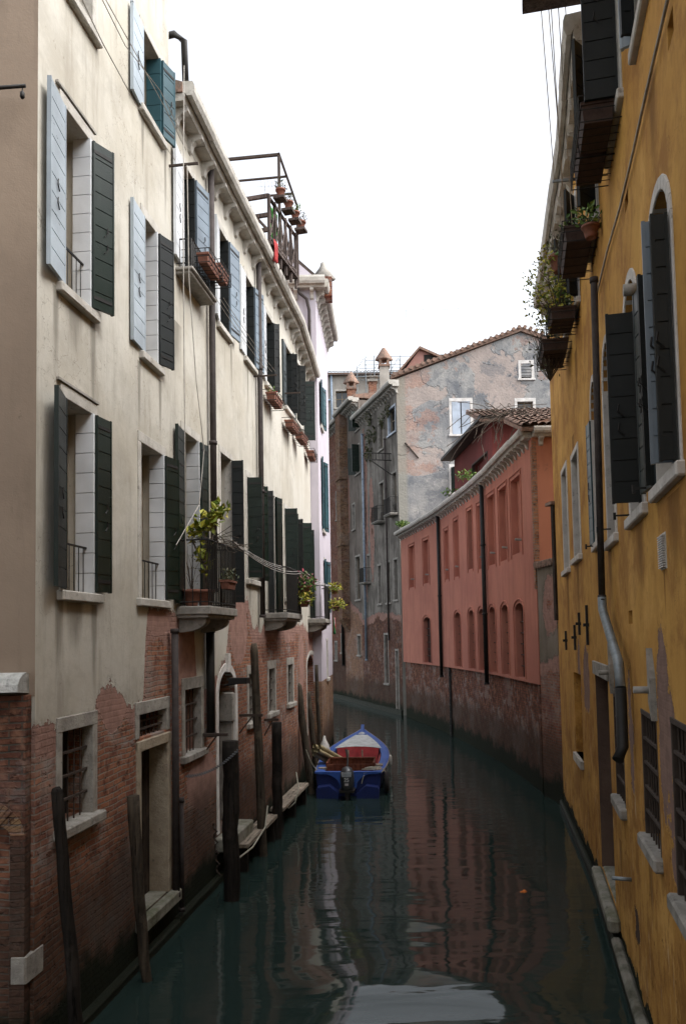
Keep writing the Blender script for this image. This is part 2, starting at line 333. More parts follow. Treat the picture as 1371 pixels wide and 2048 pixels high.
# ------------------------------------------------------------------ building pieces
def wall(mb, u0, u1, z0, z1, holes, depth=.28, m=0):
    """front sheet at o=0 with real openings and reveals; holes (a,b,c,d,rise)"""
    H = [(max(a, u0+.01), min(b, u1-.01), c, d+r, d, r) for a, b, c, d, r in holes]
    us = sorted({u0, u1, *[h[0] for h in H], *[h[1] for h in H]}); zs = sorted({z0, z1, *[h[2] for h in H], *[h[3] for h in H]})
    us = [u for u in us if u0 <= u <= u1]; zs = [z for z in zs if z0 <= z <= z1]
    V = {}
    def P(i, j):
        if (i, j) not in V: V[i, j] = mb.pv(us[i], 0, zs[j])
        return V[i, j]
    for i in range(len(us)-1):
        for j in range(len(zs)-1):
            uc, zc = (us[i]+us[i+1])/2, (zs[j]+zs[j+1])/2
            if any(h[0] < uc < h[1] and h[2] < zc < h[3] for h in H): continue
            mb.face([P(i, j), P(i+1, j), P(i+1, j+1), P(i, j+1)], m)
    for a, b, c, t, d, r in H:
        D = -depth
        mb.poly([(a, 0, c), (a, 0, d), (a, D, d), (a, D, c)], m); mb.poly([(b, 0, c), (b, D, c), (b, D, d), (b, 0, d)], m)
        mb.poly([(a, 0, c), (a, D, c), (b, D, c), (b, 0, c)], m)
        if r <= 0: mb.poly([(a, 0, d), (b, 0, d), (b, D, d), (a, D, d)], m)
        else:
            N = 10; arc = [((a+b)/2-(b-a)/2*math.cos(math.pi*k/N), d+r*math.sin(math.pi*k/N)) for k in range(N+1)]
            for k in range(N):
                p, q = arc[k], arc[k+1]
                mb.poly([(p[0], 0, p[1]), (q[0], 0, q[1]), (q[0], D, q[1]), (p[0], D, p[1])], m)
                cn = (a, t) if k < N/2 else (b, t)
                mb.poly([(p[0], 0, p[1]), (q[0], 0, q[1]), (cn[0], 0, cn[1])], m)
            mb.poly([(a, 0, t), (arc[5][0], 0, t), (b, 0, t)], m) if False else None
def shell(mb, u0, u1, z0, z1, back, m=0, top=True):
    mb.poly([(u0, 0, z0), (u0, 0, z1), (u0, -back, z1), (u0, -back, z0)], m)
    mb.poly([(u1, 0, z0), (u1, -back, z0), (u1, -back, z1), (u1, 0, z1)], m)
    mb.poly([(u0, -back, z0), (u0, -back, z1), (u1, -back, z1), (u1, -back, z0)], m)
    if top: mb.poly([(u0, 0, z1), (u1, 0, z1), (u1, -back, z1), (u0, -back, z1)], m)

def leaf_mb(u, o, ang, wd, z0, z1, th=.035, mi=0, board=.19, flip=1):
    mb = MB(); n = max(3, int(round((z1-z0)/board))); h = (z1-z0)/n
    mb.obox(u, o, ang, .012, wd-.012, th*.25, th*.75, z0+.005, z1-.005, mi)         # core
    for k in range(n):
        mb.obox(u, o, ang, .006, wd-.006, 0, th, z0+k*h+.006, z0+(k+1)*h-.006, mi)
    mb.obox(u, o, ang, -.004, .02, -.004, th+.004, z0, z1, mi); mb.obox(u, o, ang, wd-.02, wd+.004, -.004, th+.004, z0, z1, mi)
    return mb
def solve(fr, hu, ho, side, wd, px, z, lo=60, hi=176):
    best = None
    for a in range(lo, hi+1):
        r = R(a); du, do = math.cos(r), math.sin(r)
        if side == 'R': du = -du
        x, _ = proj(fr.w(hu+du*wd, ho+do*wd, z)); e = abs(x-px)
        if best is None or e < best[0]: best = (e, a)
    return best[1]
def leaf(fr, par, hu, side, wd, z0, z1, tip=None, ang=None, mat='green', ho=.03, lo=95, hi=176, label=None, hooks=True):
    if ang is None: ang = solve(fr, hu, ho, side, wd, tip, (z0+z1)/2, lo, hi)
    ang += rnd.uniform(-2.5, 2.5); r = R(ang) if side == 'L' else R(180-ang)
    mb = leaf_mb(hu, ho, r, wd, z0, z1)
    if hooks:
        c, n = math.cos(r), math.sin(r)
        for zz in (z0+.35*(z1-z0), z0+.45*(z1-z0)):
            for t in (-.012, .047):
                b = (hu+c*wd*.5-n*t, ho+n*wd*.5+c*t)
                mb.tube([(b[0], b[1], zz), (b[0]+c*.05, b[1]+n*.05, zz+.05), (b[0]+c*.04, b[1]+n*.04, zz+.11)], .007, 4, 1)
        for zz in (z0+.12, z1-.12): mb.obox(hu, ho, r, 0, wd*.9, .036, .042, zz-.018, zz+.018, 1)
    mb.build('shutter', [M[mat], M['iron']], par, fr)
    return (hu+math.cos(r)*wd, ho+math.sin(r)*wd)
def window(fr, par, a, b, c, d, rise=0, frame=.10, proud=.015, depth=.28, fm='stone', L=None, Rr=None, sill=True, jamb=None, jside='R', grille=False, back='glass', sillo=.075, railing=False, name='window', gq=-.07):
    """stone surround + sill + glazing + leaves; L / Rr = list of dict for leaf()"""
    mb = MB(); e = .004
    if frame:
        if rise:
            N = 12; uc = (a+b)/2
            for k in range(N):
                t0, t1 = math.pi*k/N, math.pi*(k+1)/N; ra, rb = (b-a)/2, (b-a)/2+frame
                pr = [(uc-ra*math.cos(t0), d+rise*math.sin(t0)), (uc-rb*math.cos(t0), d+(rise+frame)*math.sin(t0)), (uc-rb*math.cos(t1), d+(rise+frame)*math.sin(t1)), (uc-ra*math.cos(t1), d+rise*math.sin(t1))]
                mb.prism_o(pr, -.12, proud)
            mb.box(a-frame, a+e, -.12, proud, c, d); mb.box(b-e, b+frame, -.12, proud, c, d)
        else:
            mb.box(a-frame, a+e, -.12, proud, c, d); mb.box(b-e, b+frame, -.12, proud, c, d)
            mb.box(a-frame, b+frame, -.12, proud+.003, d-e, d+frame*1.3)
    else:
        mb.box(a, b, -depth+.02, -depth+.06, c, c+.05)
    wd = mb.build(name, M[fm], par, fr, .006)
    if sill: MB().box(a-frame-.05, b+frame+.05, -.15, sillo, c-.10, c+.003).build('sill', M[fm], wd, fr, .012)
    g = MB()
    if rise:
        N = 10; arc = [((a+b)/2+(b-a)/2*math.cos(math.pi*k/N), d+rise*math.sin(math.pi*k/N)) for k in range(N+1)]
        g.poly([(a, -depth+.004, c), (b, -depth+.004, c)]+[(x, -depth+.004, z) for x, z in arc])
    else: g.poly([(a, -depth+.004, c), (b, -depth+.004, c), (b, -depth+.004, d), (a, -depth+.004, d)])
    g.build('glass', M[back], wd, fr)
    if back == 'glass' and not grille:
        s = MB(); q = -depth+.01
        for x in (a+.03, (a+b)/2, b-.03): s.box(x-.03, x+.03, q, q+.035, c, d)
        for z in (c+.03, c+(d-c)*.55, d-.03): s.box(a, b, q, q+.03, z-.025, z+.025)
        s.build('sash', M['curtain'], wd, fr)
    if grille:
        s = MB(); q = gq; nu = max(3, int((b-a)/.13)); nz = max(3, int((d+rise-c)/.2))
        for k in range(1, nu): s.tube([(a+(b-a)*k/nu, q, c), (a+(b-a)*k/nu, q, d+rise)], .009, 5)
        for k in range(1, nz): z = c+(d+rise-c)*k/nz; s.box(a, b, q-.006, q+.02, z-.012, z+.012)
        s.build('grille', M['rust'], wd, fr)
    if railing:
        s = MB(); 
        for k in range(7): s.tube([(a+(b-a)*k/6, -.05, c), (a+(b-a)*k/6, -.05, c+.5)], .006, 4)
        s.box(a, b, -.06, -.04, c+.49, c+.51); s.build('guard_rail', M['iron'], wd, fr)
    if jamb:
        s = MB(); n = int((d-c)/.2); h = (d-c)/n
        x0, x1 = (b-.045, b-.005) if jside == 'R' else (a+.005, a+.045)
        for k in range(n): s.box(x0, x1, -.17, .035, c+.01+k*h, c+.01+(k+1)*h-.008)
        s.build('folded_shutter', M[jamb], wd, fr)
    for side, lst in (('L', L or []), ('R', Rr or [])):
        for q in lst:
            q = dict(q); hu = a if side == 'L' else b
            leaf(fr, wd, q.pop('hu', hu), side, q.pop('w', (b-a)/2), q.pop('z0', c+.02), q.pop('z1', d-.01), **q)
    return wd
def pipe(fr, par, pts, r=.055, mat='pipe', name='downpipe', clips=True):
    mb = MB().tube(pts, r, 10)
    if clips:
        a, b = pts[0], pts[-1]; n = max(1, int(abs(a[2]-b[2])/2.2))
        for k in range(n+1):
            z = b[2]+(a[2]-b[2])*k/max(n, 1); mb.tube([(b[0]+(a[0]-b[0])*k/max(n,1), b[1], z-.03), (b[0]+(a[0]-b[0])*k/max(n,1), b[1], z+.03)], r*1.25, 10)
    return mb.build(name, M[mat], par, fr)
def cornice(fr, par, u0, u1, z, ov=.34, step=.62, mat='stone', name='cornice', wdt=.11, sc=1, brackets=True):
    mb = MB(); s = sc
    prof = [(-.05, z-.10*s), (ov*.55, z-.10*s), (ov*.66, z-.02*s), (ov*.6, z+.03*s), (ov*.72, z-.03*s), (ov*.92, z-.03*s), (ov*1.02, z+.03*s), (ov*1.04, z+.12*s), (ov*.96, z+.18*s), (-.05, z+.2*s)]
    n = max(1, int((u1-u0)/1.1)); 
    for k in range(n):
        j = rnd.uniform(-.008, .008); mb.prism_u([(o+j, zz+j) for o, zz in prof], u0+(u1-u0)*k/n+.004, u0+(u1-u0)*(k+1)/n-.004)
    c = mb.build(name, M[mat], par, fr)
    if brackets:
        k = 0; u = u0+.15
        while u < u1-.1:
            pr = [(0, z-.10*s)]+[(ov*.6*math.cos(t), z-.10*s-.26*s*(1-math.sin(t))*.0-.02) for t in ()]
            pr = [(-.02, z-.10*s), (ov*.62, z-.10*s), (ov*.64, z-.16*s), (ov*.5, z-.19*s), (ov*.34, z-.20*s), (ov*.2, z-.25*s), (ov*.12, z-.34*s), (-.02, z-.38*s)]
            jj = rnd.uniform(-.02, .02); MB().prism_u(pr, u+jj, u+jj+wdt).build('bracket', M[mat], c, fr); u += step
    return c
def tiles(par, P0, along, up, nA, nU, mat='tile', name='roof', pitch=.2, row=.38):
    """barrel tile slope: P0 corner, unit vectors along the eave and up the slope (world)"""
    mb = MB(); al = Vector(along).normalized(); us = Vector(up).normalized(); nn = al.cross(us).normalized()
    if nn.z < 0: nn = -nn
    seg = 6
    for j in range(nU):
        sh = rnd.uniform(-.02, .02)
        for i in range(nA):
            dj = rnd.uniform(-.03, .03); dr = rnd.uniform(-.01, .01); ringA = []; ringB = []
            for k in range(seg+1):
                t = math.pi*k/seg; x = i*pitch+pitch/2-math.cos(t)*pitch*.52; h = math.sin(t)*.075+dr
                a = P0+al*(x+sh)+us*(j*row+dj-.02)+nn*(h+.03); b = P0+al*(x+sh)+us*((j+1)*row+dj+.05)+nn*(h*.85)
                mb.v += [tuple(a), tuple(b)]; ringA.append(len(mb.v)-2); ringB.append(len(mb.v)-1)
            for k in range(seg): mb.face([ringA[k], ringA[k+1], ringB[k+1], ringB[k]], 0, True)
    a = P0-nn*.02; b = a+al*(nA*pitch); c = b+us*(nU*row); d = a+us*(nU*row); i = len(mb.v); mb.v += [tuple(a), tuple(b), tuple(c), tuple(d)]; mb.face([i, i+1, i+2, i+3])
    e = [tuple(Vector(q)-nn*.1) for q in (a, b, c, d)]; mb.v += e
    for q in ((0, 1, 5, 4), (1, 2, 6, 5), (2, 3, 7, 6), (3, 0, 4, 7), (4, 5, 6, 7)): mb.face([i+k for k in q])
    return mb.build(name, M[mat], par, WF)
def leaves(mb, c, rad, n, size, m=0, up=.3):
    for _ in range(n):
        while True:
            p = Vector((rnd.uniform(-1, 1), rnd.uniform(-1, 1), rnd.uniform(-1, 1)))
            if p.length <= 1: break
        p = Vector(c)+Vector((p.x*rad[0], p.y*rad[1], p.z*rad[2]))
        d = Vector((rnd.gauss(0, 1), rnd.gauss(0, 1), rnd.gauss(up, .8))).normalized(); q = d.orthogonal().normalized()
        q.rotate(Matrix.Rotation(rnd.uniform(0, 6.28), 3, d)); s = size*rnd.uniform(.6, 1.3)
        nn = d.cross(q)*s*.12
        P = [p, p+d*s*.5+q*s*.28-nn, p+d*s, p+d*s*.5-q*s*.28-nn]; i = len(mb.v); mb.v += [tuple(v) for v in P]
        mb.face([i, i+1, i+2], m, False); mb.face([i, i+2, i+3], m, False)
def stems(mb, c, rad, n, m=0, r=.005):
    c = Vector(c)
    for _ in range(n):
        e = c+Vector((rnd.uniform(-1, 1)*rad[0], rnd.uniform(-1, 1)*rad[1], rnd.uniform(.2, 1)*rad[2])); mid = (c+e)/2+Vector((rnd.uniform(-.3, .3)*rad[0], rnd.uniform(-.3, .3)*rad[1], rad[2]*.1))
        mb.tube([(p.x, -p.y, p.z) for p in (c, mid, e)], [r, r*.8, r*.4], 4, m)
def pot_prof(r, h): return [(r*.62, 0), (r*.68, .02), (r*.92, h*.8), (r*1.08, h*.81), (r*1.1, h), (r*.95, h), (r*.9, h*.9), (.01, h*.88)]
def plant(name, label, cat, P, pot=(.12, .22), crown=(.2, .2, .25), n=60, size=.07, lm='leaf', petal=None, group=None, cz=None, bowl=False, st=14):
    """potted plant: P is the pot's foot in the world"""
    t = thing(name, label, cat, WF, (P.x, -P.y, P.z), group); r, h = pot
    MB().lathe((P.x, -P.y, P.z), pot_prof(r, h)).build('pot', M['terra'], t)
    c = Vector((P.x, P.y, P.z+h+(crown[2]*.8 if cz is None else cz)))
    s = MB(); stems(s, (P.x, P.y, P.z+h*.9), (crown[0], crown[1], crown[2]*1.7), st); s.build('stem', M['twig'], t)
    f = MB(); leaves(f, c, crown, n, size); f.build('foliage', M[lm], t)
    if petal:
        g = MB(); leaves(g, c+Vector((0, 0, crown[2]*.3)), crown, n//4, size*.8); g.build('flower', M[petal], t)
    return t
def trough(name, label, fr, u0, u1, o0, o1, z, h=.16, crown=.2, n=60, size=.05, lm='leaf', petal=None, group=None, rack=True, bm='terra'):
    t = thing(name, label, 'planter', fr, ((u0+u1)/2, (o0+o1)/2, z), group)
    k = .02; mb = MB(); i = [mb.pv(u, o, zz) for zz, e in ((z, k), (z+h, 0)) for u, o in ((u0+e, o0+e), (u1-e, o0+e), (u1-e, o1-e), (u0+e, o1-e))]
    for q in range(4): mb.face([i[q], i[(q+1) % 4], i[4+(q+1) % 4], i[4+q]])
    mb.face(i[:4]); mb.face([i[4], i[5], i[6], i[7]]); mb.box(u0-.01, u1+.01, o0-.01, o1+.01, z+h-.03, z+h+.002); mb.build('box', M[bm], t, fr)
    P = fr.w((u0+u1)/2, (o0+o1)/2, z+h)
    if n:
        f = MB(); L = (u1-u0)/2
        for s in range(3):
            c = fr.w(u0+(u1-u0)*(s+.5)/3, (o0+o1)/2, z+h+crown*.5); leaves(f, c, (crown*.8, crown*.9, crown), n*2//3, size)
        f.build('foliage', M[lm], t)
        if petal:
            g = MB(); leaves(g, P+Vector((0, 0, crown*.6)), (crown, crown, crown*.8), n//4, size); g.build('flower', M[petal], t)
    if rack:
        r = MB(); e = .03
        for zz in (z-.01, z+h*.55, z+h+.05):
            r.tube([(u0-e, 0, zz), (u0-e, o1+e, zz), (u1+e, o1+e, zz), (u1+e, 0, zz)], .007, 4)
        n2 = 5
        for q in range(n2+1):
            u = u0-e+(u1-u0+2*e)*q/n2; r.tube([(u, o1+e, z-.01), (u, o1+e, z+h+.05)], .005, 4); r.tube([(u, .0, z-.012), (u, o1+e, z-.012)], .005, 4)
        r.build('rack', M['iron'], t, fr)
    return t
def balcony(fr, par, u0, u1, ov, z, rail=.95, slab=.12, near='L', dense=.085, corbels=True, name='balcony', mat='stone_grime'):
    b = MB(); b.box(u0, u1, -.05, ov, z-slab, z); b.box(u0+.03, u1-.03, -.05, ov-.04, z-slab-.05, z-slab+.002)
    bo = b.build(name, M[mat], par, fr, .012)
    if corbels:
        for u in (u0+.12, u1-.34):
            c = MB()
            N = 6; pr = [(-.02, z-slab-.05), (ov*.8, z-slab-.05)]+[(ov*.8*math.cos(t*math.pi/2/N)-.0, z-slab-.08-.17*math.sin(t*math.pi/2/N)) for t in range(N+1)]+[(-.02, z-slab-.25)]
            c.prism_u(pr, u, u+.2); c.build('corbel', M[mat], bo, fr)
    r = MB(); e = .03; q = ov-e
    r.tube([(u0+e, 0, z+rail), (u0+e, q, z+rail), (u1-e, q, z+rail), (u1-e, 0, z+rail)], .014, 5)
    r.tube([(u0+e, 0, z+.06), (u0+e, q, z+.06), (u1-e, q, z+.06), (u1-e, 0, z+.06)], .010, 5)
    n = int((u1-u0)/dense)
    for k in range(n+1): u = u0+e+(u1-u0-2*e)*k/n; r.tube([(u, q, z), (u, q, z+rail)], .011, 4)
    for uu in (u0+e, u1-e):
        for k in range(1, 4): r.tube([(uu, q*k/4, z), (uu, q*k/4, z+rail)], .007, 4)
    r.build('railing', M['iron'], bo, fr)
    return bo
def wire(name, label, pts, r=.006, mat='cable', cat='clothesline', group=None, sag=.0):
    out = []
    for a, b in zip(pts, pts[1:]):
        N = 8
        for k in range(N+(b is pts[-1])): t = k/N; p = a.lerp(b, t); out.append((p.x, -p.y, p.z-sag*4*t*(1-t)))
    t = MB().tube(out, r, 5).build(name, M[mat]); return tag(t, label, cat, group)

# ================================================================== SETTING
# canal water: real swell near the bridge, fine ripples further off
def water():
    xs = [-14, -9]+[-6+.25*k for k in range(49)]+[9, 20]; ys = [-6, 0, 3]+[5+.16*k for k in range(120)]+[25+.8*k for k in range(32)]+[55, 70, 100]
    v = []
    for y in ys:
        for x in xs:
            a = max(0, 1-abs(y-10)/7)
            z = .0045*a*math.sin((y*1.15+.25*x+.25*math.sin(x*.9))*2.0)+.0022*a*math.sin(y*4.2+x*1.3+math.sin(x*2.1))+.0012*math.sin(y*2.3+x*2.7)
            for y0, x0, wx, wy, A in ((9.5, .95, 1.25, .66, .080), (10.6, .75, 1.1, .34, .013), (11.5, .8, 1.2, .36, .011)):
                yy = (y-y0-.10*math.sin(x*2.4)-.06*(x-x0))/wy; xx = abs(x-x0)/wx
                if abs(yy) < 3 and xx < 1.6: z += A*math.exp(-yy*yy)*math.exp(-xx**4)
            v.append((x, y, z))
    n = len(xs); f = [(j*n+i, j*n+i+1, (j+1)*n+i+1, (j+1)*n+i) for j in range(len(ys)-1) for i in range(n-1)]
    me = bpy.data.meshes.new('canal_water'); me.from_pydata(v, [], f); me.polygons.foreach_set('use_smooth', [True]*len(f))
    t = NT('canal_water', .05, .5); t.b.inputs['IOR'].default_value = 1.33
    t.col(t.mix(t.noise(.4, 3), (.014, .027, .024), (.022, .037, .033)))
    n1 = t.noise(1.0, 2, .45, k=(.6, 2.2, 1), dist=.4); n2 = t.noise(5, 2, .5, k=(.5, 1.6, 1)); n3 = t.noise(.35, 2, .5, k=(1, 1.3, 1), w=6)
    h = t.m('ADD', t.m('MULTIPLY', n1, .7), t.m('MULTIPLY', n2, t.m('ADD', .04, t.m('MULTIPLY', t.step(n3, .4, .65), .14))))
    t.nrm(t.bump(h, .021)); me.materials.append(t.mat)
    o = bpy.data.objects.new('canal_water', me); COL.objects.link(o); struct(o)
water()

def spec(fr, xa, xb, top, bot, rise=0, ex=0):
    ua = fr.at(xa, (top[1]+bot[1])/2)[0]; ub = fr.at(xb, (top[1]+bot[1])/2)[0]
    return (min(ua, ub)-ex, max(ua, ub)+ex, fr.at(*bot)[1], fr.at(*top)[1], rise)

# ================================================================== LEFT SIDE
LA = Fr((-2.90, 7.77), (-1.2, 20.6)); LB = Fr((-1.2, 20.6), (-.93, 24.7))
bp = [(67, 1453), (185, 1430), (200, 1385), (228, 1358), (256, 1411), (286, 1406), (294, 1218), (352, 1228), (388, 1262), (394, 1372), (414, 1378), (436, 1345), (452, 1300), (461, 1215), (478, 1185), (496, 1200), (506, 1262), (540, 1248), (620, 1248)]
bound = [LA.at(*q) for q in bp]
def bl(fr, px, py, ru, rz): u, z = fr.at(px, py); return (u, z, ru, rz)
CREAM = ((.52, .50, .445), (.45, .42, .355), (.31, .285, .24))
def dr(fr, *pts): return [(*fr.at(x, y), w_, l_) for x, y, w_, l_ in pts]
m_left = m_plaster('cream_plaster', *CREAM, streak=.65, cracks=.6, mottle=.35, drips=dr(LA, (112, 572, .10, 1.3), (186, 640, .12, 1.6), (150, 610, .3, .7), (116, 1200, .10, 1.0), (188, 1210, .12, 1.3), (150, 1205, .3, .7), (278, 722, .09, 1.2), (320, 760, .09, 1.0), (285, 235, .08, 1.0), (330, 300, .08, 1.4), (120, 1186, .12, .9), (425, 610, .12, 1.6), (350, 640, .4, 1.1), (462, 690, .08, 1.4), (495, 735, .1, 1.2), (540, 790, .1, 1.4), (575, 850, .1, 1.4), (500, 1170, .1, .7)), bound=bound, L=LA.L,
    blobs=[bl(LA, 372, 1320, .35, .5)],
    pinks=[bl(LA, 226, 1388, .42, .42), bl(LA, 478, 1262, .62, .62), bl(LA, 374, 1310, .7, .45), bl(LA, 318, 1235, .5, .25), bl(LA, 575, 1262, .45, .3), bl(LA, 405, 1560, .8, .45), bl(LA, 395, 1420, .35, .7)],
    bricks=dict(a=(.36, .155, .09), b=(.20, .085, .06), mort=(.27, .23, .19), wash=.55))
t0 = LA.u(337, 60)
TALL = thing('tall_house', 'tall cream plastered house with bare brick foot, nearest on the left bank', 'house', LA)
LONG = thing('long_house', 'long cream canal house with bracketed stone gutter, beyond the tall cream house', 'house', LA, (t0, 0, 0))
tw = dict(
 T1=spec(LA, 138, 184, (150, -160), (182, 62)), T2=spec(LA, 283, 318, (283, 52), (283, 216)), M1=spec(LA, 126, 178, (127, 212), (127, 575)), M2=spec(LA, 286, 312, (286, 432), (286, 708)),
 L1=spec(LA, 128, 184, (128, 795), (128, 1182)), L2=spec(LA, 281, 325, (281, 884), (281, 1197)),
 G1=spec(LA, 122, 184, (122, 1464), (130, 1652)), D1=spec(LA, 278, 334, (278, 1504), (292, 1822)), DT=spec(LA, 277, 332, (277, 1430), (277, 1478)), )
lw = dict(
 U1=spec(LA, 364, 386, (364, 322), (364, 540)), U2=spec(LA, 436, 454, (440, 460), (440, 652)), U3=spec(LA, 489, 505, (489, 548), (489, 714)), U4=spec(LA, 530, 545, (530, 622), (530, 764)),
 U5=spec(LA, 570, 581, (570, 690), (570, 812)), U6=spec(LA, 589, 598, (588, 715), (588, 838)),
 B1=spec(LA, 366, 396, (366, 862), (366, 1212)), B2=spec(LA, 441, 462, (441, 905), (441, 1205)), B3=spec(LA, 494, 515, (494, 955), (494, 1158)), B4=spec(LA, 533, 549, (533, 982), (533, 1228)),
 B5=spec(LA, 569, 583, (570, 1018), (570, 1195)), B6=spec(LA, 593, 603, (595, 1040), (595, 1195)),
 G3=spec(LA, 369, 401, (369, 1380), (369, 1512)), A1=spec(LA, 437, 471, (437, 1395), (437, 1668), .42), G4=spec(LA, 497, 509, (497, 1348), (497, 1447)), G5=spec(LA, 537, 549, (537, 1338), (537, 1427)), G6=spec(LA, 575, 585, (575, 1330), (575, 1408)))
def show(d): print({k: tuple(round(x, 2) for x in v) for k, v in d.items()})
show(tw); show(lw)
TZ = 16.5
mb = MB(); dd = dict(tw)
wall(mb, 0, t0, -.4, TZ, list(dd.values())); shell(mb, 0, t0, -.4, TZ, 7)
mb.build('wall', m_left, TALL, LA)
mb = MB(); LZ = 11.79
wall(mb, t0, LA.L, -.4, LZ, list(lw.values())); shell(mb, t0, LA.L, -.4, LZ, 7)
mb.build('wall', m_left, LONG, LA)
bright = dict(w=.47, mat='skygloss'); 
def lp(a, b): return (a+b)/2
# tall house windows
def win(par, k, d, fr=LA, **q): a, b, c, dz, r = d[k]; return window(fr, par, a, b, c, dz, r, **q)
win(TALL, 'T1', tw, frame=.09)
win(TALL, 'T2', tw, frame=.08, jamb='teal', L=[dict(w=.46, tip=265, mat='skygloss', z0=tw['T2'][2]-.05, lo=100)], Rr=[dict(w=.29, tip=345, mat='teal', hi=172)])
win(TALL, 'M1', tw, frame=.10, jamb='whiteboard', back='curtain', railing=True, L=[dict(w=.48, tip=103, mat='skygloss', lo=100)], Rr=[dict(w=.29, tip=222, mat='green', hi=172)])
win(TALL, 'M2', tw, frame=.10, jamb='whiteboard', back='curtain', L=[dict(w=.48, tip=265, mat='skygloss', lo=100)], Rr=[dict(w=.29, tip=343, mat='black', hi=172)])
win(TALL, 'L1', tw, frame=.10, jamb='whiteboard', back='curtain', railing=True, L=[dict(w=.46, tip=113, mat='green', lo=100)], Rr=[dict(w=.29, tip=215, mat='green', hi=172)])
win(TALL, 'L2', tw, frame=.10, jamb='whiteboard', back='curtain', railing=True, Rr=[dict(w=.29, tip=353, mat='green', hi=172)])
for k in ('M1', 'L1'): MB().box(tw[k][0]-.18, tw[k][1]+.12, 0, .035, tw[k][3]+.14, tw[k][3]+.165).build('drip_moulding', M['stone_grime'], TALL, LA)
win(TALL, 'G1', tw, frame=.11, fm='stone_mid', grille=True, back='dark', sillo=.10)
a, b, c, d, r = tw['DT']; window(LA, TALL, a, b, c, d, 0, frame=.12, grille=True, sill=False, back='dark', fm='stone_mid')
a, b, c, d, r = tw['D1']
MB().box(a-.10, a+.02, -.28, .03, c, d+.12).box(b-.02, b+.1, -.28, .03, c, d+.12).box(a-.1, b+.1, -.28, .034, d-.003, d+.13).build('door_surround', m_stone('door_stone', (.42, .36, .27), (.30, .25, .19), bd=.02), TALL, LA, .01)
g = MB()
for k in range(4): g.box(a+(b-a)*k/4+.005, a+(b-a)*(k+1)/4-.005, -.27, -.24, c, d)
g.build('door', M['door'], TALL, LA)
MB().box(a+.002, b-.002, -.27, 0, c-.1, c+.012).box(a-.15, b+.2, 0, .14, c-.16, c).build('doorstep', M['step'], TALL, LA, .02)
MB().box(0, t0, 0, .115, -.4, .10).build('plinth', M['plinth'], TALL, LA, .02)
# pinkish render on the reveal corner of the side facing the bridge
FS = Fr((-8, 7.77), (-2.90, 7.77))
m_side = m_plaster('brown_beige_plaster', (.30, .235, .18), (.25, .195, .15), (.19, .15, .115), .5)
mb = MB(); wall(mb, 0, FS.L, 3.4, TZ-.02, []); [mb.v.__setitem__(i, (v[0], v[1]-.004, v[2])) for i, v in enumerate(mb.v)]
mb.build('side_wall', m_side, TALL, FS)
LAMP = thing('wall_bracket', 'thin dark iron bracket with small hanging weight on the brown side wall', 'bracket', FS, (3.9, .1, 9.3))
u0, z0 = FS.at(0, 194); u1, z1 = FS.at(62, 190)
MB().tube([(u0-.8, .0, z0), (u0-.2, .12, z0), (u1, .14, z1)], .018, 6).build('arm', M['iron'], LAMP, FS)
MB().tube([(u1-.03, .14, z1), (u1-.03, .14, z1-.05)], .006, 4).lathe((u1-.03, .14, z1-.13), [(.01, 0), (.024, .02), (.022, .06), (.008, .08)], 8).build('weight', M['iron'], LAMP, FS)

# long house windows
wg = dict(w=.44)
win(LONG, 'U1', lw, frame=.09, jamb='black', L=[dict(w=.5, tip=351, mat='whiteboard', lo=100)], Rr=[dict(w=.42, tip=407, mat='greyblue', lo=120, hi=172)])
win(LONG, 'U2', lw, frame=.09, jamb='black', L=[dict(w=.42, ang=172, mat='whiteboard')], Rr=[dict(w=.42, tip=466, mat='greyblue', lo=120, hi=172)])
win(LONG, 'U3', lw, frame=.09, jamb='black', L=[dict(w=.44, tip=480, mat='whiteboard', lo=120)], Rr=[dict(w=.42, tip=516, mat='greyblue', lo=120, hi=172)])
win(LONG, 'U4', lw, frame=.09, jamb='black', L=[dict(w=.44, tip=525, mat='whiteboard', lo=120)], Rr=[dict(w=.12, ang=120, mat='black')])
win(LONG, 'U5', lw, frame=.09, jamb='black', L=[dict(w=.40, tip=562, mat='slate', lo=100)], Rr=[dict(w=.14, ang=95, mat='black')])
win(LONG, 'U6', lw, frame=.09, jamb='black', L=[dict(w=.36, tip=583, mat='slate', lo=100)], Rr=[dict(w=.14, ang=100, mat='black')])
win(LONG, 'B1', lw, frame=.10, jamb='whiteboard', back='curtain', L=[dict(w=.44, tip=353, mat='green', lo=100)], Rr=[dict(w=.26, tip=412, mat='green', hi=172)])
win(LONG, 'B2', lw, frame=.09, Rr=[dict(w=.2, ang=95, mat='black')], sill=False)
win(LONG, 'B3', lw, frame=.10, L=[dict(w=.27, ang=88, mat='green')], Rr=[dict(w=.2, ang=140, mat='green')])
win(LONG, 'B4', lw, frame=.09, L=[dict(w=.12, ang=75, mat='black')], Rr=[dict(w=.26, tip=563, mat='green', hi=172)], sill=False)
win(LONG, 'B5', lw, frame=.09, L=[dict(w=.28, ang=85, mat='green')], Rr=[dict(w=.14, ang=110, mat='green')])
win(LONG, 'B6', lw, frame=.09, L=[dict(w=.14, ang=85, mat='black')], Rr=[dict(w=.24, ang=110, mat='green')])
for k in ('G3', 'G4', 'G5', 'G6'): win(LONG, k, lw, frame=.13, fm='stone_grime' if k == 'G3' else 'stone_mid', grille=True, back='dark')
a, b, c, d, r = lw['A1']
A1 = window(LA, LONG, a, b, c, d, r, frame=.14, fm='stone_white', sill=False, back='door', name='water_gate', depth=.28)
MB().box(b-.10, b-.003, -.27, -.02, c, d-.5).box(b-.13, b-.002, -.27, .0, d-.5, d+.02).build('jamb_stone', M['stone_grime'], A1, LA, .02)
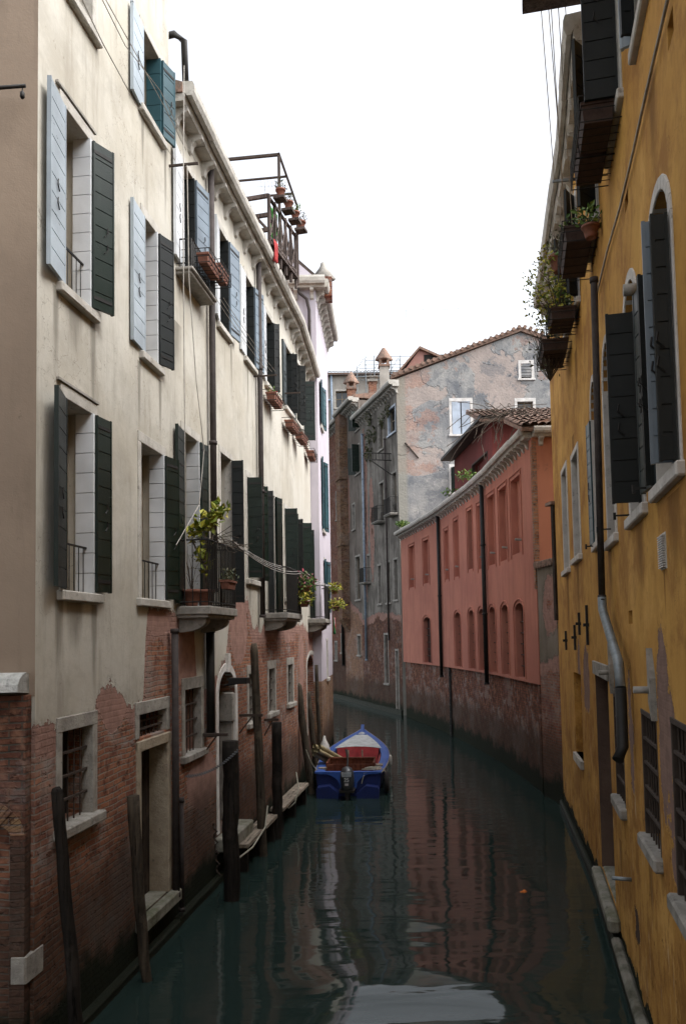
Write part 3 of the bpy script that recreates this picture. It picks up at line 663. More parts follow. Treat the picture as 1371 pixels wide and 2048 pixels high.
MB().prism_o([((a+b)/2-.09, d+r-.02), ((a+b)/2+.09, d+r-.02), ((a+b)/2+.06, d+r+.3), ((a+b)/2-.06, d+r+.3)], -.05, .06).build('keystone', M['stone_white'], A1, LA)
MB().box(a-.25, b+.15, -.2, .28, c-.25, c-.03).build('doorstep', M['step'], LONG, LA, .02)
MB().box(t0, LA.L, 0, .105, -.4, .12).build('plinth', M['plinth'], LONG, LA, .02)
u_c0 = LA.u(346, 125, .36)
CZ = 11.84
cornice(LA, LONG, t0+.02, LA.L, CZ, .36, .68)
mb = MB(); mb.prism_u([(-7, LZ), (-7, LZ+.1), (-3.4, LZ+1.6), (.2, CZ+.17), (.2, CZ+.02)], t0, LA.L); mb.build('roof', M['tile'], LONG, LA)
# second, slightly turned stretch of the long house
lb = dict(U7=spec(LB, 606, 613, (608, 770), (608, 885)), B7=spec(LB, 617, 625, (618, 1062), (618, 1238)), A2=spec(LB, 614, 631, (616, 1335), (616, 1470), .35))
mlb = m_plaster('cream_plaster_far', *CREAM, streak=.4, bound=[(0, LA.at(612, 1248)[1]), (1.5, 4.3), (4.2, 3.9)], L=LB.L, pinks=[(1.2, 3.3, .5, .8), (3.2, 3.2, .7, .8)], bricks=dict(a=(.36, .155, .09), b=(.20, .085, .06), mort=(.27, .23, .19), wash=.55))
mb = MB(); wall(mb, 0, LB.L, -.4, LZ, list(lb.values())); shell(mb, 0, LB.L, -.4, LZ, 7); mb.build('wall', mlb, LONG, LB)
MB().box(0, LB.L, 0, .1, -.4, .12).build('plinth', M['plinth'], LONG, LB, .02)
cornice(LB, LONG, 0.01, LB.L, CZ, .36, .66)
MB().prism_u([(-7, LZ), (-7, LZ+.1), (-3.4, LZ+1.6), (.2, CZ+.17), (.2, CZ+.02)], 0, LB.L).build('roof', M['tile'], LONG, LB)
win(LONG, 'U7', lb, fr=LB, frame=.09, L=[dict(w=.30, ang=80, mat='green')])
win(LONG, 'B7', lb, fr=LB, frame=.09, L=[dict(w=.14, ang=75, mat='green')], sill=False)
win(LONG, 'A2', lb, fr=LB, frame=.12, back='door', name='water_gate', sill=False)
# balconies of the long house
b1 = balcony(LA, LONG, LA.u(352, 1215), LA.out(LA.u(352, 1215), 425, 1215)[0] and LA.u(475, 1215, .5), .5, LA.at(352, 1213)[1], .95, near='L')
b2 = balcony(LA, LONG, LA.u(527, 1228), LA.u(603, 1228, .5), .52, LA.at(527, 1226)[1], .95)
b3 = balcony(LB, LONG, LB.u(615, 1240), LB.u(660, 1240, .5), .52, LB.at(615, 1238)[1], .95)
b0z = LA.at(350, 533)[1]
b0 = balcony(LA, LONG, LA.u(350, 533), LA.u(433, 600, .26), .27, b0z, .42, slab=.05, corbels=False, mat='stone_grime', dense=.08)
# downpipes
def vpipe(fr, par, px, y0, y1, o=.09, r=.055, mat='pipe', foot=0):
    u = fr.u(px, (y0+y1)/2, o); z0, z1 = fr.at(px, y0, o)[1], fr.at(px, y1, o)[1]; return pipe(fr, par, [(u, o, z0), (u, o, z1)], r, mat)
vpipe(LA, LONG, 425, 322, 1180); vpipe(LA, LONG, 521, 505, 1232); vpipe(LB, LONG, 636, 745, 1560, r=.06)
vpipe(LA, TALL, 351, 1262, 1790, r=.05, mat='pipe'); vpipe(LA, LONG, 421, 1262, 1470, r=.07, mat='iron'); vpipe(LA, LONG, 363, 1600, 1820, r=.035, mat='pipe')
u = LA.u(342, 110, .2); pipe(LA, TALL, [(t0+.1, -.3, CZ-.1), (t0+.1, -.3, CZ+.75), (t0+.1, -.2, CZ+.95), (t0+.1, .05, CZ+.98), (t0+.1, .2, CZ+.85), (t0+.1, .22, CZ+.2)], .05, 'iron', 'vent_pipe', False)
# small fittings: cantilever rods for the lines
def rod(par, fr, px0, px1, py, o0=0, name='rod'):
    u = fr.u(px0 if px0 > px1 else px0, py); o1, z = fr.out(u, px1, py); return MB().box(u-.015, u+.015, o0, o1, z-.015, z+.015).build(name, M['rust'], par, fr)
rod(LONG, LA, 338, 396, 326); rod(LONG, LA, 507, 553, 750); rod(LONG, LA, 566, 600, 785)

# brick abutment wall with rounded coping, far left
AB = Fr((-8, 7.62), (-2.93, 7.62)); ABT = thing('brick_wall', 'dark brick wall with arched opening and rounded white coping, at the left edge', 'wall', AB)
zc = AB.at(30, 1392)[1]
ua = AB.u(20, 1700); zs = AB.at(20, 1672)[1]; R1, RS = .85, .20; uc = ua-R1
mb = MB(); wall(mb, 0, AB.L, -.4, zc, [(ua-2*R1, ua, -.3, zs, RS)], .5, 0); mb.poly([(AB.L, 0, -.4), (AB.L, 0, zc), (AB.L, -.14, zc), (AB.L, -.14, -.4)]); mb.poly([(0, 0, zc), (AB.L, 0, zc), (AB.L, -.14, zc), (0, -.14, zc)])
abm = m_brick('abutment_brick', 1.9, a=(.15, .065, .042), b=(.08, .038, .03), mort=(.08, .07, .058), wash=.2)
mb.build('wall', abm, ABT, AB)
N = 40; arm_ = m_brick('ochre_brick', -5, a=(.30, .19, .10), b=(.20, .12, .07), wash=.15)
mb = MB()
for k in range(N):
    t0_, t1_ = math.pi*k/N+.006, math.pi*(k+1)/N-.006; e = rnd.uniform(-.006, .008)
    mb.prism_o([(uc-R1*math.cos(t0_), zs+RS*math.sin(t0_)), (uc-(R1+.13)*math.cos(t0_), zs+(RS+.27)*math.sin(t0_)), (uc-(R1+.13)*math.cos(t1_), zs+(RS+.27)*math.sin(t1_)), (uc-R1*math.cos(t1_), zs+RS*math.sin(t1_))], -.12, .008+e)
mb.build('arch_ring', arm_, ABT, AB)
mb = MB(); mb.poly([(ua-2*R1-.1, -.50, -.3), (ua+.02, -.50, -.3), (ua+.02, -.50, zs+.8), (ua-2*R1-.1, -.50, zs+.8)])
for k in range(8): mb.box(ua-.22-.18*k, ua-.06-.18*k, -.49, -.44, -.2, zs+.6)
mb.build('gate', M['door'], ABT, AB)
MB().prism_u([(-.3, zc)]+[(-.08+.22*math.cos(t*math.pi/8), zc+.04+.17*math.sin(t*math.pi/8)) for t in range(9)]+[(-.3, zc+.04)], 0, AB.u(46, 1380), 0).build('coping', m_stone('mossy_white_stone', (.50, .50, .48), (.26, .27, .25), bd=.02), ABT, AB)
_z = sorted((AB.at(50, 1970)[1], AB.at(50, 1915)[1])); MB().box(AB.L-.12, AB.L+.008, -.1, .008, *_z).build('quoin', M['stone_mid'], ABT, AB, .006); MB().box(-.15, .17, -.1, .008, *_z).build('quoin', M['stone_mid'], TALL, LA, .006)

# roof terrace above the gutter
AT = thing('roof_terrace', 'weathered wooden roof terrace with pipe frame above the long cream house', 'terrace', LA, (7.2, 0, CZ+.2))
_p = [CAM+ray(x, y)*((13.2-CAMH)/ray(x, y).z) for x, y in ((537, 388), (590, 466))]
TF = Fr((_p[0].x, _p[0].y), (_p[1].x, _p[1].y)); TL = TF.L; Z0, Z1 = 12.1, 13.15
def ub(y): return (y-7.77)*LA.L/12.83
posts = [TL*k/5 for k in range(6)]
for u in posts: MB().box(u-.028, u+.028, -.028, .028, Z0-.2, Z1+.05).build('post', M['wood'], AT, TF)
for z in (Z0+.15, Z1-.05): MB().box(0, TL, -.02, .03, z, z+.055).build('rail', M['wood'], AT, TF)
for a_, b_ in zip(posts, posts[1:]):
    MB().tube([(a_, .03, Z0+.2), (b_, .03, Z1)], .02, 4).build('brace', M['wood'], AT, TF); MB().tube([(a_, -.01, Z1), (b_, -.01, Z0+.2)], .02, 4).build('brace', M['wood'], AT, TF)
for k in range(1, 4): MB().box(-.04, .04, -k*.62-.05, -k*.62+.05, Z0-.3, Z1+.05).build('post', M['wood'], AT, TF)
for z in (Z0+.3, Z0+.62, Z1-.02): MB().box(-.03, .03, -1.9, 0, z, z+.08).build('rail', M['wood'], AT, TF)
MB().tube([(0, 0, Z0+.3), (0, -.62, Z1)], .03, 4).build('brace', M['wood'], AT, TF); MB().tube([(0, -.62, Z0+.3), (0, -1.24, Z1)], .03, 4).build('brace', M['wood'], AT, TF)
MB().box(0, TL, -2.4, .06, Z0+.02, Z0+.08).build('deck', M['wood'], AT, TF)
zt = 15.35; up_ = LA.u(557, 303, .1)
MB().box(up_-.03, up_+.03, .07, .13, Z1, zt).box(up_-.03, up_+.03, -2.6, .13, zt-.06, zt).tube([(up_, .1, zt), (up_+2.3, .1, zt-.05)], .03, 5).tube([(up_+.9, .1, zt-.05), (up_+.9, -2.6, zt-.05)], .03, 5).tube([(up_+1.7, .1, zt-.05), (up_+1.7, -2.6, zt-.05)], .03, 5).tube([(up_+2.3, .1, zt-.05), (up_+2.3, .1, Z1)], .03, 5).box(up_-.03, up_+.03, -2.63, -2.57, Z1, zt).build('pipe_frame', M['rust'], AT, LA)
for i, (y, l, dk) in enumerate([(.12, 'terracotta pot of dry stems on terrace rail, nearest the camera', 'leafdark'), (.42, 'terracotta pot with dry shrub on terrace rail, second from the near end', 'leafdark'), (.68, 'terracotta pot with sparse plant on terrace rail, third from the near end', 'leaf'), (.93, 'terracotta pot with small plant at the far end of terrace rail', 'leafdark')]):
    y *= TL; P = TF.w(y, .19, Z1+.06)
    plant('potted_plant', l, 'plant', P, (.10, .17), (.15, .15, .13), 60, .055, dk, group='pots along the roof terrace rail', st=8)
    MB().box(y-.12, y+.12, .06, .30, Z1-.0, Z1+.055).build('shelf', M['wood'], AT, TF)
def cloth(name, label, fr, u0, u1, o, z0, z1, mat, cat='cloth', cols=None, nu=8, nz=8, wv=.03):
    mb = MB(); 
    idx = [[mb.pv(u0+(u1-u0)*i/nu*(1-.15*j/nz), o+wv*math.sin(i*1.9+j*.3)*(j/nz+.2), z1-(z1-z0)*j/nz) for i in range(nu+1)] for j in range(nz+1)]
    for j in range(nz):
        for i in range(nu): mb.face([idx[j][i], idx[j][i+1], idx[j+1][i+1], idx[j+1][i]], (0 if not cols else min(len(cols)-1, int(i*len(cols)/nu))), True)
    o_ = mb.build(name, cols or mat, None, fr); md = o_.modifiers.new('thickness', 'SOLIDIFY'); md.thickness = .004
    return tag(o_, label, cat)
cloth('towel', 'bright green cloth hanging inside the roof terrace rail', TF, .25, .75, -.08, Z1-.75, Z1-.02, m_plain('green_cloth', (.06, .35, .05), .9))
cloth('towel', 'red cloth hanging low on the roof terrace lattice', TF, .05, .3, .08, Z0-.3, Z0+.15, m_plain('red_cloth', (.30, .03, .03), .9))

# lilac house
LC = Fr((-.68, 24.72), (-.42, 29.5)); LCS = Fr((-7, 24.72), (-.68, 24.72))
LIL = thing('lilac_house', 'pale lilac house with stone cornice and cap chimney past the cream house', 'house', LC)
lc = dict(a=(1.0, 1.55, 10.6, 12.0, 0), b=(1.2, 1.75, 7.3, 9.6, 0), c=(1.6, 2.2, 4.7, 6.4, 0), d=(2.0, 2.5, 2.6, 3.8, 0))
mb = MB(); wall(mb, 0, LC.L, 2.6, 14.7, list(lc.values())); shell(mb, 0, LC.L, 2.6, 14.7, 6); mb.build('wall', M['lilac'], LIL, LC)
mb = MB(); wall(mb, 0, LC.L, -.4, 2.6, []); shell(mb, 0, LC.L, -.4, 2.6, 6, top=False); mb.build('brick_foot', m_brick('yellow_brick', .9, a=(.32, .20, .11), b=(.22, .13, .08)), LIL, LC)
for k in 'abc': a, b, c, d, r = lc[k]; window(LC, LIL, a, b, c, d, 0, frame=.06, L=[dict(w=.3, ang=168, mat='teal')], Rr=[dict(w=.3, ang=165, mat='teal')])
a, b, c, d, r = lc['d']; window(LC, LIL, a, b, c, d, 0, frame=.06)
cornice(LC, LIL, 0, LC.L, 14.7, .40, .5, sc=1.2); cornice(LCS, LIL, 5.0, 6.32+.3, 14.7, .3, .5, sc=1.2)
MB().prism_o([(0, 14.95), (6.55, 14.95), (6.3, 15.1), (5.6, 15.75), (3.2, 17.2), (0, 17.4)], -6, -.02).build('roof', M['rust'], LIL, LCS)
MB().prism_o([(0, 14.7), (6.32, 14.7), (6.32, 14.95), (5.6, 15.6), (3.2, 17.05), (0, 17.2)], -.3, .003).build('gable', M['lilac'], LIL, LCS)
cx_, cz_ = LCS.at(645, 548); 
ch = MB().box(cx_-.28, cx_+.28, -1.1, -.5, 14.6, cz_+.15).build('chimney', m_brick('chimney_brick', -3), LIL, LCS)
MB().lathe((cx_, -.8, cz_+.15), [(.36, 0), (.40, .05), (.12, .42), (.09, .48), (.07, .58), (.01, .6)], 4).build('chimney_cap', M['stone_grime'], ch, LCS)
pipe(LCS, LIL, [(5.75, .12, 14.6), (5.85, .14, 14.4), (6.05, .1, 14.25), (6.12, .09, 13.9), (6.12, .09, 11.9)], .05, 'pipe')

# ================================================================== RIGHT SIDE
RA = Fr((3.80, 12.6), (1.75, 3.0)); RB = Fr((4.90, 18.9), (3.80, 12.6))
YEL = thing('yellow_house', 'ochre yellow plastered house with arched stone windows, nearest on the right bank', 'house', RA)
def s2(fr, xa, xb, z0, z1, rise=0, y=900): ua, ub_ = fr.u(xa, y), fr.u(xb, y); return (ua, ub_, z0, z1, rise)
ra = dict(
 YA=(6.38, 7.28, 5.02, 6.74, .36), YB=(4.80, 5.66, 5.0, 6.72, .42), YC=(2.72, 3.52, 5.0, 6.84, .46), YD=(.95, 1.75, 5.15, 6.95, .42),
 W1=(6.25, 7.15, 8.74, 10.9, 0), W2=(4.3, 5.22, 8.95, 11.1, 0), W3=(1.95, 2.88, 8.98, 11.1, 0),
 E3=spec(RA, 1349, 1392, (1349, 1450), (1349, 1780)), E2=spec(RA, 1287, 1315, (1287, 1430), (1287, 1660)), E1=spec(RA, 1230, 1246, (1230, 1395), (1230, 1583)), DR=(.03, 1.9, .41, 3.28, 0),
 H1=spec(RA, 1256, 1264, (1256, 1222), (1256, 1248)), H2=spec(RA, 1334, 1347, (1337, 40), (1337, 98)), H3=spec(RA, 1249, 1256, (1249, 398), (1249, 430)))
rb = dict(YE=spec(RB, 1146, 1159, (1146, 915), (1146, 1122)), YF=spec(RB, 1126, 1136, (1126, 945), (1126, 1146)), W4=(5.6, 6.2, 9.2, 10.9, 0), W5=(4.0, 4.8, 9.35, 10.8, 0), NI=spec(RB, 1149, 1163, (1149, 1345), (1149, 1500)))
show(ra); show(rb)
YD_ = lambda fr, L_: dr(fr, *L_)
YEB = dict(a=(.26, .12, .08), b=(.14, .06, .05), mort=(.22, .18, .15), wash=.3); YC3 = ((.53, .305, .085), (.43, .225, .06), (.29, .14, .045))
def ymat(name, fr, bd, blobs, pinks, drips=()): return m_plaster(name, *YC3, streak=.38, mottle=.75, cracks=.7, drips=drips, lo=(2.6, (.60, .47, .30), (.22, .10, .03)), bound=bd, L=fr.L, blobs=blobs, pinks=pinks, pink=(.26, .17, .14), bricks=YEB, grain=25, bumpd=.006, dark=(.16, .10, .04))
m_ya = ymat('ochre_plaster', RA, [(0, .25), (1.2, .25), (3, .3), (9.8, .3)], [bl(RA, 1330, 1450, .35, .75), bl(RA, 1262, 1480, .16, .5), bl(RA, 1345, 1640, .12, .3), bl(RA, 1275, 1860, .2, .16)], [bl(RA, 1330, 1450, .5, .9), bl(RA, 1262, 1480, .3, .7), bl(RA, 1345, 1640, .3, .5)], dr(RA, (1345, 985, .4, .9), (1278, 1045, .35, .9), (1218, 1100, .3, .8), (1327, 1140, .05, .5), (1300, 130, .3, 1.2), (1240, 1680, .2, .8), (1300, 1730, .2, .7)))
m_yb = ymat('ochre_plaster_far', RB, [(0, .32), (6.4, .3)], [bl(RB, 1172, 1360, .45, .55), bl(RB, 1158, 1340, .2, .6)], [bl(RB, 1172, 1360, .8, .8), bl(RB, 1158, 1340, .4, .9)], dr(RB, (1134, 1150, .35, 1.8), (1154, 1125, .35, 1.8), (1145, 870, .3, .9), (1150, 700, .3, 1.0)))
YZ = 11.55; YZ1 = 11.84
mb = MB(); wall(mb, 0, RA.L, -.4, YZ1, list(ra.values()), .30); shell(mb, 0, RA.L, -.4, YZ1, 7); mb.build('wall', m_ya, YEL, RA)
mb = MB(); wall(mb, 0, RB.L, -.4, YZ, list(rb.values()), .30); shell(mb, 0, RB.L, -.4, YZ, 7); mb.build('wall', m_yb, YEL, RB)
cornice(RB, YEL, 0, RB.L, YZ, .30, .62, mat='stone', sc=1.3); cornice(RA, YEL, 0, 2.65, YZ, .30, .62, mat='stone', sc=1.3) 
MB().prism_u([(-7, YZ), (-3, YZ+1.6), (.2, YZ+.30), (.2, YZ+.05)], 0, RB.L).build('roof', M['tile'], YEL, RB)
MB().box(2.7, RA.L, -3, .82, YZ1+.01, YZ1+.13).build('eave_board', M['wood'], YEL, RA)
MB().box(0, RA.L, 0, .11, -.4, .16).build('plinth', M['plinth'], YEL, RA, .03); MB().box(0, RB.L, 0, .10, -.4, .16).build('plinth', M['plinth'], YEL, RB, .03)
ud = RA.u(1241, 1866); MB().box(ud, RA.L, 0, .12, .10, .2).build('kerb_stone', m_stone('mossy_kerb', (.26, .25, .215), (.09, .09, .065), sc=3, bd=.03), YEL, RA, .03)
def rw(k, **q): a, b, c, d, r = ra[k]; q.setdefault('sillo', .06); q.setdefault('depth', .30); q.setdefault('frame', .1); return window(RA, YEL, a, b, c, d, r, **q)
sw = m_stone('pale_jamb_stone', (.58, .56, .53), (.46, .43, .40)); M['jambstone'] = sw
def jambs(a, b, c, d, par, fr): MB().box(a-.004, a+.035, -.29, .016, c, d).box(b-.035, b+.004, -.29, .016, c, d).build('jamb', sw, par, fr)
q = rw('YA', L=[dict(w=.42, tip=1276, mat='slate', lo=120, hi=175), dict(w=.06, ang=85, mat='black')], Rr=[dict(w=.105, hu=7.34, ang=88, mat='black', z1=6.74), dict(w=.15, hu=7.26, ang=84, mat='greyblue', z1=6.74)], fm='jambstone'); jambs(*ra['YA'][:4], q, RA)
q = rw('YB', Rr=[dict(w=.235, ang=88, mat='black')], fm='jambstone'); jambs(*ra['YB'][:4], q, RA)
q = rw('YC', fm='jambstone'); jambs(*ra['YC'][:4], q, RA)
q = rw('YD', fm='jambstone', L=[dict(w=.3, tip=1178, mat='teal', lo=60, hi=175)])
rw('W1', L=[dict(w=.10, ang=110, mat='skygloss', hu=6.2), dict(w=.1, ang=80, mat='black', hu=6.32)])
rw('W2', Rr=[dict(w=.30, ang=90, mat='black')]); rw('W3', Rr=[dict(w=.34, tip=1152, mat='black', lo=60, hi=150)])
for k in ('E1', 'E2', 'E3'): rw(k, frame=.035, grille=True, gq=-.025, depth=.30, back='dark', fm='rust', proud=.004, sill=False); _h = ra[k]; MB().box(_h[0]-.08, _h[1]+.08, -.1, .075, _h[2]-.12, _h[2]+.004).build('sill', M['stone_grime'], YEL, RA, .02)
a, b, c, d, r = ra['DR']; MB().box(a+.001, a+.012, -.285, -.002, c, d).build('door_jamb', m_plaster('purple_brown_render', (.17, .115, .09), (.11, .075, .062), (.06, .045, .04), .6, bumpd=.02), YEL, RA); g = MB(); g.box(a, b, -.29, -.26, c, d); g.build('door', M['door'], YEL, RA)
MB().box(a-.1, b+.2, -.02, .03, d, d+.2).build('door_lintel', M['stone_grime'], YEL, RA, .01)
MB().box(a+.002, b-.002, -.29, .0, c-.1, c+.02).box(a-.05, b+.5, .0, .15, c-.17, c).build('doorstep', M['step'], YEL, RA, .03)
for k in ('H1', 'H2', 'H3'): a, b, c, d, r = ra[k]; MB().poly([(a, -.15, c), (b, -.15, c), (b, -.15, d), (a, -.15, d)]).build('hole_back', M['backwall'], YEL, RA)
for k in ('YE', 'YF', 'W4', 'W5'):
    a, b, c, d, r = rb[k]; Q = dict(frame=.08, depth=.3, fm='jambstone')
    if k[0] == 'W': Q['Rr'] = [dict(w=.28, tip=1134 if k == 'W4' else 1112, mat='black', lo=60, hi=150)]
    q = window(RB, YEL, a, b, c, d, 0, **Q); jambs(a, b, c, d, q, RB)
a, b, c, d, r = rb['NI']; MB().box(a-.02, b+.02, -.31, -.16, c-.1, d+.02).build('niche_back', m_yb, YEL, RB); MB().box(a-.02, b+.04, -.18, .06, c-.14, c).build('sill', M['stone'], YEL, RB)
# long drainpipe, zinc elbow
u1_, z1_ = RA.at(1187, 560, .12); u2_, z2_ = RA.at(1203, 1195, .12); u3, z3 = RA.at(1240, 1375, .12); z4 = RA.at(1250, 1500, .12)[1]
pipe(RA, YEL, [(u1_, .12, z1_), (u2_, .12, z2_)], .04, 'pipe'); pipe(RA, YEL, [(u2_, .12, z2_), (u2_+.02, .12, z2_-.15), (u3-.1, .12, z3+.25), (u3, .12, z3)], .052, 'zinc', 'zinc_elbow', False); pipe(RA, YEL, [(u3, .12, z3), (u3, .12, z4), (u3+.08, .18, z4-.12)], .058, 'iron', 'cast_pipe', False)
# vent, wall ties, spout
a, b, c, d, r = spec(RA, 1322, 1332, (1322, 1072), (1332, 1134)); mb = MB()
for k in range(14): mb.box(a, b, .005, .03, c+(d-c)*k/14, c+(d-c)*(k+.5)/14)
mb.box(a-.01, b+.01, 0, .008, c-.01, d+.01); mb.build('vent_grille', M['stone_white'], YEL, RA)
for px, y0, y1, fr in ((1177, 1210, 1290, RB), (1161, 1225, 1270, RB), (1152, 1250, 1300, RB), (1134, 1262, 1300, RB)):
    u, z = fr.at(px, (y0+y1)/2); zt, zb = fr.at(px, y0)[1], fr.at(px, y1)[1]
    MB().obox(u, .03, 0, -.02, .02, -.02, .02, zb, zt).box(u-.025, u+.025, 0, .09, z-.025, z+.025).build('wall_tie', M['iron'], YEL, fr)
for px, py in ((1215, 1345), (1298, 1380)):
    u, z = RA.at(px+10, py); MB().prism_o([(u-.05, z+.35), (u+.08, z+.1), (u+.1, z-.25), (u-.04, z-.1)], .0, .05).tube([(u, 0, z), (u, .17, z)], .03, 8).build('stone_spike', M['stone_grime'], YEL, RA)
u, z = RA.at(1262, 1760); MB().tube([(u, -.02, z), (u, .2, z+.01)], .022, 8).build('drain_spout', M['zinc'], YEL, RA)
for px, py in ((1255, 1030), (1215, 1058), (1188, 1092), (1300, 975)):
    u, z = RA.at(px+6, py); MB().box(u-.008, u+.008, 0, .16, z-.008, z+.008).box(u-.012, u+.012, .14, .165, z-.04, z+.03).build('shutter_stop', M['iron'], YEL, RA)
u, z = RA.at(1280, 577); MB().tube([(u, 0, z), (u, .14, z)], .05, 10).build('flue_stub', M['stone_grime'], YEL, RA)
# clothes-line arms
def arm(px0, px1, py, fr, name='line_arm', mat='zinc'):
    u = fr.u(px0, py); o1, z = fr.out(u, px1, py); MB().box(u-.02, u+.02, 0, o1, z-.015, z+.02).build(name, M[mat], YEL, fr); return fr.w(u, o1-.03, z)
q0 = arm(1160, 1104, 363, RB); q1 = arm(1152, 1098, 522, RB, mat='stone_grime'); q2 = arm(1112, 1076, 643, RB)
tag(MB().tube([(p.x, -p.y, p.z) for p in [RA.w(*(lambda t: (t[0], .03, t[1]))(RA.at(x, y, .03))) for x, y in ((1336, -10), (1313, 90), (1290, 190), (1266, 300), (1240, 410), (1214, 500), (1192, 590))]], .012, 6).build('wall_cable', M['cable']), 'brown cable running diagonally across the ochre wall', 'cable')

# red house
RF = [Fr((4.66, 25), (4.74, 20.2)), Fr((4.47, 28), (4.66, 25)), Fr((3.95, 33.5), (4.47, 28)), Fr((2.87, 40.3), (3.95, 33.5))]
RO = Fr((4.74, 20.2), (9.5, 20.2))
RED = thing('red_house', 'salmon red canal house on a brick foot, curving with the right bank', 'house', RF[0])
m_red = m_plaster('salmon_plaster', (.46, .195, .14), (.39, .16, .12), (.28, .125, .095), .7, bumpd=.003)
m_or = m_plaster('orange_plaster', (.45, .19, .115), (.40, .165, .10), (.31, .13, .085), .5)
m_rb = m_brick('red_foot_brick', 1.15, a=(.19, .075, .048), b=(.10, .044, .034), mort=(.085, .07, .06), wash=.4)
RZ0, RZ1 = 2.66, 8.85
up = [(0, 1022, 1042, 962, 1112), (0, 998, 1014, 980, 1125), (1, 975, 989, 995, 1133), (1, 955, 967, 1012, 1140), (2, 935, 944, 1022, 1140), (2, 908, 916, 1042, 1155), (2, 889, 896, 1062, 1160), (3, 846, 857, 1082, 1168), (3, 818, 828, 1094, 1176)]
lo = [(0, 1031, 1048, 1222, 1362), (0, 1004, 1017, 1224, 1354), (1, 979, 991, 1227, 1349), (1, 958, 969, 1230, 1344), (2, 938, 948, 1232, 1341), (2, 910, 921, 1236, 1336), (3, 847, 861, 1244, 1328)]
for si, fr in enumerate(RF):
    hs_ = []; wl = []
    for s_, a_, b_, yt, yb in up:
        if s_ == si: h = spec(fr, a_, b_, (a_, yt), (a_, yb)); hs_.append(h); wl.append((h, 0))
    for s_, a_, b_, yt, yb in lo:
        if s_ == si: h = spec(fr, a_, b_, (a_, yt), (a_, yb), .2); h = (h[0], h[1], max(h[2], RZ0+.08), h[3], .2); hs_.append(h); wl.append((h, 1))
    mb = MB(); wall(mb, 0, fr.L, RZ0, RZ1, hs_, .2); shell(mb, 0, fr.L, RZ0, RZ1, 4, top=True)
    mb.poly([(0, 0, RZ0), (fr.L, 0, RZ0), (fr.L, -.2, RZ0), (0, -.2, RZ0)]); mb.build('wall', m_red, RED, fr)
    mb = MB(); mb.box(0, fr.L, -4, -.1, -.4, RZ0+.05); mb.build('brick_foot', m_rb, RED, fr)
    for h, k in wl:
        a, b, c, d, r = h; o = MB()
        if k == 0: o.box(a-.10, a-.07, 0, .03, c-.1, d+.1); o.box(b+.07, b+.1, 0, .03, c-.1, d+.1); o.box(a-.1, b+.1, 0, .033, d+.1, d+.13)
        else:
            N = 8; uc = (a+b)/2; rr = (b-a)/2+.09
            for q in range(N):
                t0_, t1_ = math.pi*q/N, math.pi*(q+1)/N; o.prism_o([(uc-rr*math.cos(t0_), d+(r+.09)*math.sin(t0_)), (uc-(rr+.04)*math.cos(t0_), d+(r+.13)*math.sin(t0_)), (uc-(rr+.04)*math.cos(t1_), d+(r+.13)*math.sin(t1_)), (uc-rr*math.cos(t1_), d+(r+.09)*math.sin(t1_))], 0, .03)
            o.box(a-.13, a-.09, 0, .03, c, d); o.box(b+.09, b+.13, 0, .03, c, d)
        wo = o.build('window', m_red, RED, fr)
        g = MB()
        blind = (k == 0 and abs(a_ - 0) >= 0 and not (si == 2 and h is wl[0][0]))
        if blind and k == 0: g.poly([(a, -.185, c), (b, -.185, c), (b, -.185, d), (a, -.185, d)]); g.build('blind_panel', m_red, wo, fr); MB().tube([((a+b)/2, -.26, c+.35), ((a+b)/2, .05, c+.38)], .035, 6).build('spout', M['stone_grime'], wo, fr)
        else:
            arc = [((a+b)/2+(b-a)/2*math.cos(math.pi*q/8), d+r*math.sin(math.pi*q/8)) for q in range(9)]
            g.poly([(a, -.185, c), (b, -.185, c)]+[(x, -.185, z) for x, z in arc]); g.build('glass', M['glass'], wo, fr)
            s = MB()
            for q in range(1, 6): z = c+(d-c)*q/6; s.box(a, b, -.15, -.13, z-.012, z+.012)
            s.box((a+b)/2-.015, (a+b)/2+.015, -.15, -.13, c, d+r-.03); s.build('grille', M['rust'], wo, fr)
    cornice(fr, RED, 0, fr.L, RZ1, .34, .42, sc=.8, wdt=.09)
    MB().prism_u([(-4, RZ1), (-4, RZ1+1.5), (.2, RZ1+.20), (.2, RZ1+.05)], 0, fr.L).build('roof', M['tile'], RED, fr)
mb = MB(); wall(mb, 0, RO.L, 5.0, RZ1, []); shell(mb, .5, RO.L, 5, RZ1, 5, top=False); mb.build('end_wall', m_or, RED, RO)
MB().box(0.02, RO.L, -.3, -.1, -.4, 5.02).build('end_foot', m_rb, RED, RO)
sbm = m_brick('strip_brick', -3, a=(.36, .16, .08), b=(.22, .10, .06)); MB().box(-.012, .10, -.02, .012, 5.0, RZ1-.15).build('brick_strip', sbm, RED, RO); MB().box(RF[0].L-.16, RF[0].L+.008, -.02, .012, 5.0, RZ1-.3).build('brick_strip', sbm, RED, RF[0])
cornice(RO, RED, 0, RO.L, RZ1, .30, .55, sc=.8)
vpipe(RF[1], RED, 967, 948, 1366, .1, .07, 'iron'); vpipe(RF[3], RED, 878.5, 1030, 1352, .1, .07, 'iron')
tiles(RED, Vector((4.45, 19.95, RZ1+.14)), (1, 0, 0), (0, 1, .36), 24, 6)
